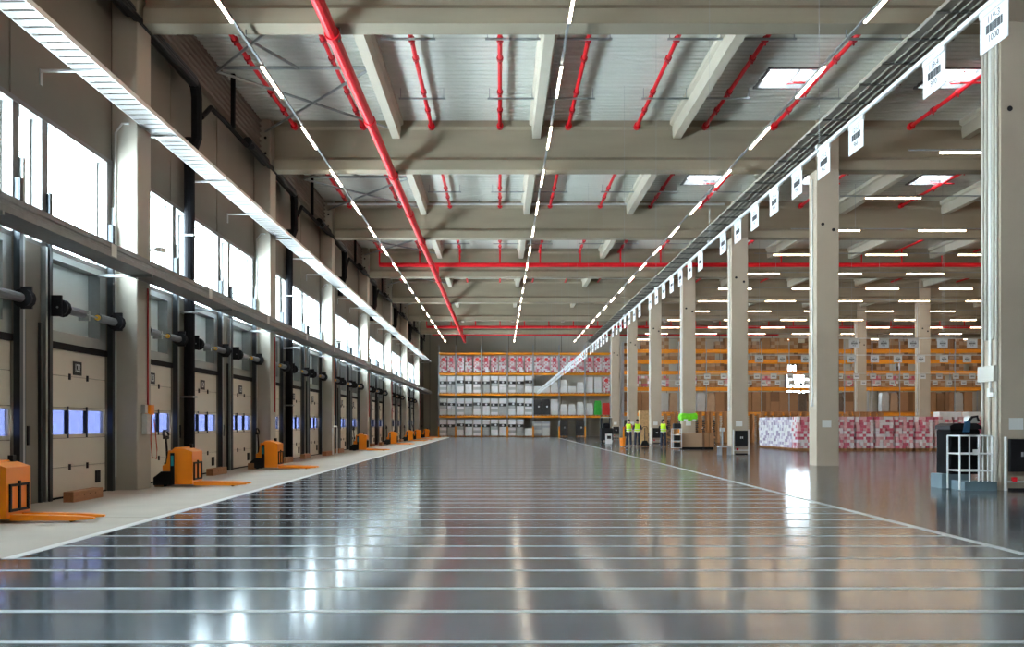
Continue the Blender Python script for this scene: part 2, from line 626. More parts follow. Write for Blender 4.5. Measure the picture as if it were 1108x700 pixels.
# ---- other walls
bw = MB()
bw.box(XW - 0.35, 32.4, YB, YB + 0.3, 0, ZD + 0.1, 'back_wall').box(36.2, XR + 0.3, YB, YB + 0.3, 0, ZD + 0.1, 'back_wall')
bw.box(32.4, 36.2, YB, YB + 0.3, 0, 4.9, 'back_wall').box(32.4, 36.2, YB, YB + 0.3, 9.2, ZD + 0.1, 'back_wall')
bwo = tag(bw.build('wall_back'), 'grey concrete back wall behind the racks', None, None, 'structure')
jm = MB().box(-0.02, 0.02, YB - 0.004, YB, 0, ZD, 'wall_joint').mesh('panel_joint')
for x in [-8.0 + 3 * i for i in range(23)]:
    if not 32.2 < x < 36.4:
        link('panel_joint', jm, bwo, (x, 0, 0))
wn += 1
bwin = MB().box(32.4, 36.2, YB + 0.05, YB + 0.15, 4.9, 5.0, 'white_frame').box(32.4, 36.2, YB + 0.05, YB + 0.15, 9.1, 9.2, 'white_frame')
for x in (32.4, 33.3, 34.25, 35.2, 36.0):
    bwin.box(x, x + 0.2, YB + 0.05, YB + 0.15, 5.0, 9.1, 'white_frame')
for z in (5.9, 7.0, 8.1):
    bwin.box(32.4, 36.2, YB + 0.05, YB + 0.15, z, z + 0.16, 'white_frame')
bwo2 = tag(bwin.build('window_%d' % wn), 'bright window in the back wall seen through the rack', None, None, 'structure')
MB().box(32.5, 36.1, YB + 0.09, YB + 0.1, 5.0, 9.1, 'window_glass').build('pane', bwo2)
tag(MB().box(XR, XR + 0.3, YF, YB + 0.3, 0, ZD + 0.1, 'back_wall').build('wall_right'), 'far right hall wall', None, None, 'structure')
tag(MB().box(XW - 0.35, XR + 0.3, YF - 0.3, YF, 0, ZD + 0.1, 'back_wall').build('wall_front'), 'wall behind the photographer', None, None, 'structure')

# ---- columns
cl = thing('concrete_column', 'x', 'column')
MB().cbox(XW + 0.0, -8.12, 0, 0.8, 0, ZD - 0.01, 'dock_concrete', 0.02).build('shaft', cl)
bolt = MB().tube([(-8.3, -0.015, 11.6), (-8.3, 0.01, 11.6)], 0.05, 'black_plastic', 8).mesh('bolt_hole')
link('bolt_hole', bolt, cl)
link('bolt_hole', bolt, cl, (0, 0, -0.55))
MB().tube([(-8.095, 0.55, 1.9), (-8.095, 0.55, 4.6)], 0.022, 'red_dark', 6).build('conduit', cl)
MB().tube([(-8.6, -0.03, 0.3), (-8.6, -0.03, 8.0), (-8.45, -0.03, 8.2), (-8.3, -0.03, 8.2)], 0.025, 'galvanised', 6).build('conduit', cl)
for k, cy in enumerate(COLS):
    if cy > 8:
        place(cl, (0, cy, 0), 0, 'concrete dock wall column, %s from the photographer' % nth(sum(1 for c in COLS if 8 < c <= cy)), 'dock wall columns')
drop(cl)

CX0, CX1 = 11.2, 12.0
cr = thing('concrete_column', 'x', 'column')
MB().cbox(CX0, CX1, 0, 0.8, 0, 10.5, 'column_concrete', 0.02).build('shaft', cr)
MB().cbox(CX0, CX1, 0.0, 0.1, 10.5, 12.25, 'column_concrete', 0.015).build('corbel', cr)
hole = MB().tube([(0, -0.012, 0), (0, 0.01, 0)], 0.06, 'black_plastic', 10).mesh('bolt_hole')
link('bolt_hole', hole, cr, (CX0 + 0.22, 0, 8.55))
link('bolt_hole', hole, cr, (CX0 + 0.6, 0, 8.35))
MB().tube([(CX0 - 0.03, 0.35, 2.2), (CX0 - 0.03, 0.35, 10.2)], 0.028, 'galvanised', 6).build('conduit', cr)
MB().box(CX0 - 0.07, CX0, 0.30, 0.42, 2.1, 2.3, 'galvanised').build('switch_box', cr)
MB().box(CX0 + 0.2, CX0 + 0.52, -0.006, 0, 1.36, 1.62, 'white_paint').build('notice', cr)
rc = [c for c in COLS if c > 8.9]
for k, cy in enumerate(rc):
    o = place(cr, (0, cy, 0), 0, 'tall concrete column of the central row, %s from the photographer' % nth(k + 1), 'central column row')
    if k == 0:
        for q in range(5):
            MB().tube([(CX0 - 0.035, 0.08 + 0.15 * q, 3.4 if q in (1, 3) else 0.2), (CX0 - 0.035, 0.08 + 0.15 * q, 10.2)], 0.035, 'conduit_cream', 8).build('conduit', o)
        MB().box(CX0 - 0.12, CX0, 0.05, 0.75, 2.45, 2.8, 'conduit_cream').build('junction_box', o)
        MB().box(CX0 - 0.10, CX0, 0.12, 0.3, 2.1, 2.2, 'white_paint').build('socket', o)
for k, cy in enumerate([c for c in COLS if c > 44]):
    o = place(cr, (20.0, cy, 0), 0, 'concrete column standing in the right hall, %s in depth' % nth(k + 1), 'right hall columns')
drop(cr)
MB().box(XW - 0.35, XW, COLS[-1] + 12.0, YB, 0, ZD, 'wall_panel').build('wall_panel', wl)

# ================================================================== dock doors
dk = thing('dock_door', 'x', 'door')
secs = [0.03, 0.62, 1.20, 1.82, 2.45, 2.98]
for q in range(5):
    a, c = secs[q] + 0.006, secs[q + 1] - 0.006
    if q == 2:
        mb = MB()
        mb.box(-0.10, -0.04, -DW + 0.01, DW - 0.01, a, a + 0.07, 'door_cream')
        mb.box(-0.10, -0.04, -DW + 0.01, DW - 0.01, c - 0.05, c, 'door_cream')
        for y0, y1 in ((-DW + 0.01, -DW + 0.07), (DW - 0.07, DW - 0.01)):
            mb.box(-0.10, -0.04, y0, y1, a + 0.07, c - 0.05, 'door_cream')
        p = mb.build('door_section', dk)
        for t in range(3):
            y0 = -DW + 0.07 + t * 0.853
            MB().box(-0.08, -0.07, y0, y0 + 0.853, a + 0.07, c - 0.05, 'tinted_glass').build('pane', p)
        for t in (1, 2):
            y0 = -DW + 0.07 + t * 0.853
            MB().box(-0.10, -0.02, y0 - 0.025, y0 + 0.025, a, c + 0.03, 'black_plastic').build('mullion', p)
    else:
        p = MB().box(-0.10, -0.04, -DW + 0.01, DW - 0.01, a, c, 'door_cream').build('door_section', dk)
        if q in (0, 3):
            for y in (-0.35, 0.45):
                MB().box(-0.04, -0.015, y - 0.03, y + 0.03, c - 0.06, c + 0.06, 'black_plastic').build('hinge', p)
        if q == 0:
            MB().box(-0.04, -0.01, 0.85, 1.05, 0.22, 0.48, 'black_plastic').build('vent_flap', p)
MB().box(-0.12, -0.10, -DW, DW, 0.0, 1.27, 'door_seam').box(-0.12, -0.10, -DW, DW, 1.77, 2.98, 'door_seam').build('backing', dk)
MB().box(-0.08, 0.0, -DW, DW, 0.0, 0.03, 'black_rubber').build('bottom_seal', dk)
MB().box(-0.14, 0.01, -DW, DW, 2.972, 3.1, 'black_rubber').build('top_seal', dk)
MB().box(-0.34, -0.28, -DW, DW, 3.1, WZ0, 'header_grey').build('header_panel', dk)
mb = MB()
mb.box(-0.28, -0.02, -DW, DW, WZ0 - 0.14, WZ0 - 0.01, 'steel').box(-0.28, -0.02, -DW, -DW + 0.12, 3.1, WZ0 - 0.14, 'steel')
mb.box(-0.28, -0.02, DW - 0.3, DW, 3.1, WZ0 - 0.14, 'steel').box(-0.28, -0.02, -DW + 0.12, DW - 0.3, 3.1, 3.32, 'steel')
mb.build('header_frame', dk)
for s in (-1, 1):
    g = MB()
    y = s * (DW + 0.02)
    g.box(0.0, 0.11, min(y, y + s * 0.03), max(y, y + s * 0.03), 0, 5.9, 'dark_steel')
    g.box(0.09, 0.12, min(y, y + s * 0.11), max(y, y + s * 0.11), 0, 5.9, 'dark_steel')
    g.build('guide_rail', dk)
    g = MB()
    y = s * (DW + 0.17)
    g.box(0.0, 0.10, min(y, y + s * 0.07), max(y, y + s * 0.07), 0, WZ0 if s < 0 else 6.3, 'steel')
    g.build('support_post', dk)
    g = MB()
    y = s * (DW + 0.29)
    g.box(0.0, 0.06, min(y, y + s * 0.06), max(y, y + s * 0.06), 0, 3.4, 'dark_steel')
    g.build('cable_channel', dk)
    # spring tubes, drums
    g = MB().tube([(0.24, s * 0.35, 3.72), (0.24, s * 1.15, 3.72)], 0.085, 'spring_grey', 10)
    sp = g.build('spring_tube', dk)
    MB().tube([(0.24, s * 0.31, 3.72), (0.24, s * 0.35, 3.72)], 0.06, 'yellow', 8).build('end_cone', sp)
    d = MB().tube([(0.24, s * 1.20, 3.72), (0.24, s * 1.24, 3.72), (0.24, s * 1.34, 3.72), (0.24, s * 1.38, 3.72)], [0.17, 0.13, 0.13, 0.17], 'black_plastic', 12).build('cable_drum', dk)
    MB().box(0.0, 0.32, s * 1.41 - 0.02, s * 1.41 + 0.02, 3.55, 3.95, 'black_plastic').build('bearing_plate', d)
MB().tube([(0.24, -1.45, 3.72), (0.24, 1.45, 3.72)], 0.02, 'steel', 6).build('shaft', dk)
MB().box(0.0, 0.22, -0.04, 0.04, 3.62, 3.82, 'steel').build('centre_bracket', dk)
MB().box(0.02, 0.05, DW + 0.45, DW + 0.53, 1.1, 1.45, 'black_plastic').build('control_box', dk)
MB().box(-0.04, -0.028, -0.19, 0.19, 2.49, 2.77, 'black_plastic').build('number_plate', dk)
docks = []
num = 120
for cy in COLS[1:]:
    for c in DC:
        y = cy + 0.8 + c
        if 10 < y < 96.5:
            num = num + 1 if docks else 120
            o = place(dk, (XW, y, 0), 0, 'cream sectional dock door number %d with tinted window strip' % num, 'dock doors along the left wall')
            plate = [ch for ch in KIDS[o.name] if ch.name.startswith('number_plate')][0]
            t = link('number', text_mesh(str(num), 0.19, 'white_paint'), plate, (-0.026, 0, 2.63))
            t.rotation_euler = (PI / 2, 0, PI / 2)
            t.scale = (0.9, 1.25, 1)
            docks.append(o)
drop(dk)

# wooden chocks on the apron by the doors
ck = thing('wooden_chock', 'x', 'timber block')
MB().cbox(-0.10, 0.10, -0.65, 0.65, 0.0, 0.2, 'wood', 0.008).build('beam', ck)
nail = MB().tube([(0.101, 0, 0), (0.106, 0, 0)], 0.02, 'cardboard_dark', 6).mesh('nail_hole')
for yy in (-0.2, 0.05, 0.3):
    link('nail_hole', nail, ck, (0, yy, 0.12))
chock_y = [18.1, 22.4, 27.0, 30.7, 35.3, 39.2, 43.0, 47.2, 51.5, 55.3, 59.4, 63.5, 67.2, 71.5, 75.4, 79.2]
for i, y in enumerate(chock_y):
    place(ck, (-8.15 + 0.12 * math.sin(i * 2.3), y, 0.005), 0.04 * math.sin(i * 1.7), 'brown timber block on the apron before the dock doors, %s from the photographer' % nth(i + 1), 'timber blocks by the docks')
drop(ck)

# ================================================================== cable trays on the dock wall
up = thing('cable_tray', 'white slatted cable tray running high along the dock wall', 'cable tray')
tx0, tx1, tz = -8.10, -7.52, 8.20
MB().box(tx0, tx0 + 0.02, 6, 101, tz, tz + 0.1, 'galvanised').build('side_rail', up)
MB().box(tx1 - 0.02, tx1, 6, 101, tz, tz + 0.1, 'galvanised').build('side_rail', up)
sl = MB().box(tx0 + 0.02, tx1 - 0.02, 0, 0.25, tz, tz + 0.015, 'tray_white').mesh('slat')
nsl = 290
for i in range(nsl):
    link('slat', sl, up, (0, 9.0 + i * (92.0 / nsl), 0))
brm = MB().box(XW, tx1, -0.025, 0.025, tz - 0.05, tz - 0.005, 'galvanised').box(XW, XW + 0.02, -0.05, 0.05, tz - 0.3, tz, 'steel').mesh('bracket')
for i in range(24):
    link('bracket', brm, up, (0, 9.5 + i * 4.0, 0))
lo = thing('cable_tray', 'grey perforated cable tray running below the dock windows', 'cable tray')
tz = 4.72
prof = [(tx0, tz), (tx1, tz), (tx1, tz + 0.10), (tx1 - 0.02, tz + 0.12), (tx1 - 0.02, tz + 0.17), (tx1, tz + 0.19), (tx1, tz + 0.28),
        (tx1 - 0.04, tz + 0.28), (tx1 - 0.04, tz + 0.03), (tx0 + 0.03, tz + 0.03), (tx0 + 0.03, tz + 0.28), (tx0, tz + 0.28)]
for i in range(16):
    MB().prism(prof, 'y', 6 + i * 6 + 0.01, 12 + i * 6 - 0.01, 'tray_grey').build('tray_section', lo)
    MB().box(tx1, tx1 + 0.01, 6 + i * 6 - 0.12, 6 + i * 6 + 0.12, tz + 0.02, tz + 0.26, 'galvanised').build('joint_plate', lo)
    MB().box(XW, tx1, 8 + i * 6 - 0.03, 8 + i * 6 + 0.03, tz - 0.06, tz, 'steel').build('bracket', lo)
for q in range(3):
    MB().tube([(tx0 + 0.12 + 0.17 * q, 6, tz + 0.14), (tx0 + 0.12 + 0.17 * q, 101, tz + 0.14)], 0.06, 'black_rubber', 6).build('cable', lo)

# black drain pipes under the eaves with a drop in every bay
for k, cy in enumerate(COLS[1:]):
    yd = cy + 0.8 + 3.8
    o = thing('drain_pipe', 'black rainwater drain pipe on the dock wall, %s from the photographer' % nth(k + 1), 'pipe', (0, 0, 0), 0, 'black drain pipes on the dock wall')
    MB().tube([(-8.3, cy - (11 if k == 0 else 2.35), 10.75), (-8.3, yd - 0.35, 10.75)], 0.16, 'black_plastic', 10).build('eaves_pipe', o)
    MB().tube([(-8.14, cy - (11 if k == 0 else 2.35), 10.58), (-8.14, yd - 0.6, 10.58)], 0.09, 'black_plastic', 8).build('side_pipe', o)
    MB().tube([(-8.3, yd - 0.4, 10.75), (-8.3, yd - 0.12, 10.68), (-8.3, yd, 10.4), (-8.3, yd, 9.3), (-8.45, yd, 8.9)], 0.15, 'black_rubber', 10).build('elbow', o)
    MB().tube([(-8.5, yd, 9.3), (-8.5, yd, 0.05 if k < 3 else 8.3)], 0.145, 'black_rubber', 12).build('downpipe', o)
    MB().tube([(-8.2, yd + 0.1, 9.9), (-8.2, yd + 0.9, 10.45), (-8.3, yd + 2.6, 10.6), (-8.3, yd + 5.0, 10.6)], 0.07, 'black_rubber', 8).build('branch', o)
    MB().box(-8.28, -8.16, yd + 3.1, yd + 3.22, 10.6, ZD - 0.02, 'black_rubber').build('hanger', o)
    for z in (2.2, 4.5, 6.6) if k < 3 else (8.6,):
        MB().box(XW, -8.34, yd - 0.17, yd + 0.17, z, z + 0.05, 'steel').build('clip', o)

# ================================================================== lamp tracks
lampm = MB().box(-0.026, 0.026, 0, 2.1, -0.045, -0.01, 'lamp_glow').mesh('lamp')
bodym = MB().box(-0.03, 0.03, 0, 2.1, -0.01, 0.035, 'white_frame').mesh('lamp_body')
ZL = 10.2
for x, nm in ((-5.8, 'left'), (1.5, 'middle'), (7.9, 'right')):
    desc = {'left': 'long ceiling lamp track nearest the dock wall', 'middle': 'long ceiling lamp track over the middle of the lanes', 'right': 'long ceiling lamp track nearest the central columns'}[nm]
    o = thing('lamp_track', desc, 'lamp', (x, 0, ZL), 0, 'lamp tracks along the main hall')
    MB().box(-0.03, 0.03, 4, 99, 0.035, 0.075, 'tray_grey').build('track_rail', o)
    for i in range(-4, 17):
        y = 22.5 + 4.6 * i
        p = link('lamp_body', bodym, o, (0, y, 0))
        link('lamp', lampm, p)
    for y in BEAMS[2:]:
        MB().tube([(0, y, 0.07), (0, y, 0.29)], 0.012, 'steel', 4).build('hanger', o)
lampx = MB().box(0, 2.1, -0.04, 0.04, -0.05, -0.01, 'lamp_glow_warm').mesh('lamp')
bodyx = MB().box(0, 2.1, -0.045, 0.045, -0.01, 0.035, 'white_frame').mesh('lamp_body')
for k in range(13):
    y = 23.6 + 6.0 * k
    x0, x1 = 13.1, 56.0
    o = thing('lamp_track', 'lamp track crossing the right hall, %s from the photographer' % nth(k + 1), 'lamp', (0, y, ZL), 0, 'lamp tracks across the right hall')
    MB().box(x0, x1, -0.03, 0.03, 0.035, 0.075, 'tray_grey').build('track_rail', o)
    off = 14.1
    for i in range(9):
        p = link('lamp_body', bodyx, o, (off + 4.75 * i, 0, 0))
        link('lamp', lampx, p)
    for x in (16, 22, 28, 34, 40, 46, 52):
        MB().tube([(x, 0, 0.07), (x, 0, ZD - ZL)], 0.008, 'steel', 4).build('hanger_wire', o)

# ================================================================== sprinkler pipes: one connected network
sp = thing('sprinkler_pipework', 'red sprinkler pipe network below the roof', 'pipes')
ZM = 10.32
mn = MB().tube([(-3.8, 4, ZM), (-3.8, 100.0, ZM)], 0.14, 'red_paint', 12).build('main_pipe', sp)
cpm = MB().tube([(0, -0.14, 0), (0, 0.14, 0)], 0.175, 'red_paint', 12).mesh('coupling')
hgm = MB().box(-0.16, 0.16, -0.05, 0.05, 0.12, 0.20, 'tray_dark').box(0.10, 0.16, -0.04, 0.04, -0.1, 0.18, 'tray_dark').mesh('pipe_clamp')
for i in range(16):
    link('coupling', cpm, mn, (-3.8, 9.0 + 6.0 * i, ZM))
for y in BEAMS[1:]:
    link('pipe_clamp', hgm, mn, (-3.8, y - 0.05, ZM - 0.02))
for q, (yc, x1) in enumerate(((55.9, 56.0), (91.9, 56.0), (99.6, 30.0))):
    zc = 11.08
    c = MB().tube([(-7.3, yc, zc), (x1, yc, zc)], 0.13, 'red_paint', 10).build('cross_main', sp)
    MB().tube([(-3.8, yc, ZM), (-3.8, yc, zc)], 0.12, 'red_paint', 10).build('riser', c)
    if q < 2:
        for i in range(-3, 20):
            x = 2.43 * i
            MB().tube([(x, yc, zc), (x, yc, 12.0)], 0.05, 'red_paint', 6).build('riser', c)
bpm = MB().tube([(0, 0.2, 0), (0, BAY - 0.2, 0)], 0.065, 'red_paint', 8).mesh('branch_pipe')
bcm = MB().tube([(0, -0.07, 0), (0, 0.07, 0)], 0.10, 'red_dark', 8).box(-0.02, 0.02, -0.02, 0.02, -0.16, -0.05, 'red_dark').mesh('sprinkler_head')
bcf = MB().tube([(0, 0.2, 0), (0, 0.42, 0)], 0.12, 'red_paint', 8).mesh('end_flange')
for bi, y in enumerate(BEAMS[1:-1]):
    for i in range(-3, 20):
        x = 2.43 * i
        if i == 13:
            continue
        b_ = link('branch_pipe', bpm, sp, (x, y, 12.04))
        for dy in (4.3, 5.6, 8.3, 10.0) if bi < 4 and i < 9 else (6.0,):
            link('sprinkler_head', bcm, b_, (0, dy, 0))
        if bi < 3 and i < 9:
            link('end_flange', bcf, b_)
            link('end_flange', bcf, b_, (0, BAY - 0.62, 0))
    for xs in (8.95, 14.1, 19.1, 24.1):     # drops below the skylights
        MB().tube([(xs + 0.8, y + 7.4, 12.0), (xs + 0.1, y + 7.4, 12.0), (xs + 0.1, y + 8.0, 12.2)], 0.03, 'red_paint', 6).build('skylight_drop', sp)

# a bright conduit under the deck in front of the third beam and beams further on
for k, y in enumerate((44.5,)):
    o = thing('conduit_tube', 'thin grey conduit crossing below the roof deck', 'pipe')
    MB().tube([(-8.3, y, 12.05), (10.8, y, 12.05)], 0.055, 'galvanised', 8).build('tube', o)
    for x in (-6, -1, 4, 9):
        MB().tube([(x, y, 12.05), (x, y, ZD)], 0.015, 'steel', 4).build('hanger', o)

# dark cable ladder beside the central columns
cdk = thing('cable_ladder', 'dark cable ladder running high beside the central column row', 'cable tray')
MB().box(9.35, 9.41, 8, 101, 10.28, 10.36, 'tray_brown').build('side_rail', cdk)
MB().box(10.25, 10.31, 8, 101, 10.28, 10.40, 'tray_dark').build('side_rail', cdk)
MB().box(9.41, 10.25, 8, 101, 10.29, 10.31, 'tray_brown').build('cover_sheet', cdk)
rg = MB().box(9.30, 10.36, -0.03, 0.03, 10.24, 10.28, 'tray_dark').mesh('rung')
for i in range(66):
    link('rung', rg, cdk, (0, 8.5 + 1.4 * i, 0))
for q in range(3):
    MB().tube([(9.6 + 0.2 * q, 8, 10.27), (9.6 + 0.2 * q, 101, 10.27)], 0.018, 'tray_brown', 5).build('cable', cdk)

# ================================================================== hanging lane signs
XS, ZS = 3.97, 4.87
rl = thing('sign_rail', 'slim pale rail carrying the row of lane signs', 'rail')
MB().tube([(XS, 4, ZS + 0.03), (XS, 100, ZS + 0.03)], 0.028, 'galvanised', 8).build('tube', rl)
for i in range(17):
    y = 5.5 + 6.0 * i
    MB().tube([(XS, y, ZS + 0.03), (XS, y, ZD)], 0.003, 'steel', 4).build('wire', rl)
    MB().box(XS - 0.035, XS + 0.035, y - 0.03, y + 0.03, ZS, ZS + 0.09, 'galvanised').build('rail_clamp', rl)
panel_m = MB().box(-0.004, 0.004, -0.21, 0.21, -0.34, 0.0, 'sign_white').mesh('sign_panel')
strip_m = MB().box(-0.012, 0.012, -0.21, 0.21, -0.045, 0.012, 'galvanised').mesh('clip_strip')
bars = MB()
rb = random.Random(3)
yy = -0.13
while yy < 0.12:
    wd = rb.choice((0.006, 0.01, 0.014))
    bars.box(-0.0065, -0.004, yy, yy + wd, -0.205, -0.135, 'print_black')
    yy += wd + rb.choice((0.006, 0.009))
bars_m = bars.mesh('barcode')
flip = Matrix.Identity(3)


def lane_sign(loc, rz, top, bottom, label, group, text=True):
    o = thing('lane_sign', label, 'sign', loc, rz, group)
    link('sign_panel', panel_m, o)
    link('clip_strip', strip_m, o)
    p = link('barcode', bars_m, o)
    if text:
        for s, z, sz in ((top, -0.095, 0.085), (bottom, -0.255, 0.085)):
            t = link('print', text_mesh(s, sz, 'print_black', 0.001), o, (-0.006, 0, z))
            t.rotation_euler = (PI / 2, 0, -PI / 2)
            t.scale = (1.0, 0.95, 1)
    return o


ys = []
for g in range(-1, 12):
    for i in range(7):
        y = 10.3 + 8 * g + 1.025 * i
        if 6.5 < y < 99.5:
            ys.append((y, g, i))
for k, (y, g, i) in enumerate(ys):
    dock = 119 + (g + 1) * 2 + (1 if i > 3 and g >= 0 else 0)
    lane = (3, 4)[k] if k < 2 else (i % 4) + 1
    top = '%d-%d' % (dock, lane)
    bot = '1000' if k == 0 else str(974 - 4 * k)
    lab = 'white barcode lane sign hanging over the lanes, %s from the photographer' % nth(k + 1)
    lane_sign((XS, y, ZS), 0, top, bot, lab, 'lane signs over the main lanes', k < 30)

# rows of signs across the right hall
for r, (y, x0, sp_, nn) in enumerate(((37.0, 13.0, 1.18, 9), (46.0, 12.9, 1.15, 13), (63.0, 13.0, 1.13, 22), (73.0, 12.9, 1.13, 28))):
    o = thing('sign_rail', 'thin rail of lane signs crossing the right hall, %s from the photographer' % nth(r + 1), 'rail')
    MB().tube([(x0 - 0.6, y, ZS + 0.03), (x0 + sp_ * nn, y, ZS + 0.03)], 0.022, 'galvanised', 6).build('tube', o)
    for q in range(0, nn, 4):
        MB().tube([(x0 + sp_ * q, y, ZS), (x0 + sp_ * q, y, ZD)], 0.006, 'steel', 4).build('wire', o)
    for i in range(nn):
        x = x0 + sp_ * i
        lane_sign((x, y, ZS), PI / 2, '%d-%d' % (140 + r * 4 + i // 4, i % 4 + 1), str(610 - 7 * i - r * 40),
                  'white lane sign in the right hall, rail %s in depth, %s from left' % (nth(r + 1), nth(i + 1)), 'lane signs in the right hall', r < 2)

# ================================================================== racks
def rack(name, label, xs, y0, depth, levels, top, beam_h, skip=()):
    o = thing(name, label, 'rack')
    fr = MB()
    for yy in (0, depth - 0.1):
        fr.box(-0.05, 0.05, yy, yy + 0.1, 0.0, top, 'rack_post')
    for q in range(int(top // 1.2)):
        za, zb = 0.3 + q * 1.2, 1.5 + q * 1.2
        if zb < top:
            fr.tube([(0, 0.1, za), (0, depth - 0.1, zb)] if q % 2 else [(0, 0.1, zb), (0, depth - 0.1, za)], 0.02, 'rack_post', 4)
    frm = fr.mesh('upright_frame')
    guard = MB().box(-0.08, 0.08, -0.06, 0.1, 0.0, 1.15, 'rack_orange').mesh('post_guard')
    for x in xs:
        f = link('upright_frame', frm, o, (x, y0, 0))
        link('post_guard', guard, f)
    cache = {}
    for a, b_ in zip(xs[:-1], xs[1:]):
        L = round(b_ - a, 2)
        if L not in cache:
            bm_ = MB()
            bm_.prism([(-0.02, 0), (0.03, 0), (0.03, beam_h), (-0.02, beam_h), (-0.02, beam_h * 0.7), (0.0, beam_h * 0.6), (0.0, beam_h * 0.4), (-0.02, beam_h * 0.3)], 'x', 0.05, L - 0.05, 'rack_orange')
            cache[L] = (bm_.mesh('load_beam'), MB().box(0.05, L - 0.05, 0.05, depth - 0.05, -0.03, 0.0, 'rack_post').mesh('shelf_deck'))
        for z in levels:
            link('load_beam', cache[L][0], o, (a, y0 - 0.01, z - beam_h))
            link('load_beam', cache[L][0], o, (a, y0 + depth - 0.05, z - beam_h))
            link('shelf_deck', cache[L][1], o, (a, y0, z))
    return o


def cartons(w, d, h, nx, ny, nz, pal, seed, gap=0.012, jit=0.008):
    """outer shell of a stack of cartons, base centre at origin"""
    r = random.Random(seed)
    mb = MB()
    cw, cd, ch = w / nx, d / ny, h / nz
    for i in range(nx):
        for j in range(ny):
            for k in range(nz):
                if 0 < i < nx - 1 and 0 < j < ny - 1 and k < nz - 1:
                    continue
                q = jit * (r.random() - 0.5)
                x, y, z = -w / 2 + i * cw, -d / 2 + j * cd, k * ch
                mb.box(x + gap / 2 + q, x + cw - gap / 2 + q, y + gap / 2 - q, y + cd - gap / 2 - q, z, z + ch - gap / 2, r.choice(pal))
    return mb.mesh('cartons')


def wrapped(w, d, h, m, seed, taper=0.02, bulge=0.02):
    """a film wrapped load: soft box with rounded shoulders"""
    r = random.Random(seed)
    rings = []
    nz = 6
    for k in range(nz + 1):
        t = k / nz
        s = 1 - taper * t * t
        if k == nz:
            s *= 0.9
        ring = []
        for (cx, cy) in ((-1, -1), (0, -1.02), (1, -1), (1.02, 0), (1, 1), (0, 1.02), (-1, 1), (-1.02, 0)):
            ring.append((cx * w / 2 * s + r.uniform(-1, 1) * bulge * w, cy * d / 2 * s + r.uniform(-1, 1) * bulge * d, h * (t if k < nz else 1.0) - (0.04 if k == nz - 1 else 0)))
        rings.append(ring)
    return MB().loft(rings, m).mesh('wrapped_goods')


pal = MB()
for y in (-0.36, 0, 0.36):
    pal.box(-0.42, 0.42, y - 0.05, y + 0.05, 0, 0.02, 'pallet_wood')
    for x in (-0.36, 0, 0.36):
        pal.box(x - 0.06, x + 0.06, y - 0.05, y + 0.05, 0.02, 0.10, 'pallet_wood')
for x in (-0.36, -0.18, 0, 0.18, 0.36):
    pal.box(x - 0.06, x + 0.06, -0.42, 0.42, 0.10, 0.13, 'pallet_wood')
PALM = pal.mesh('pallet')

PROTO = {}


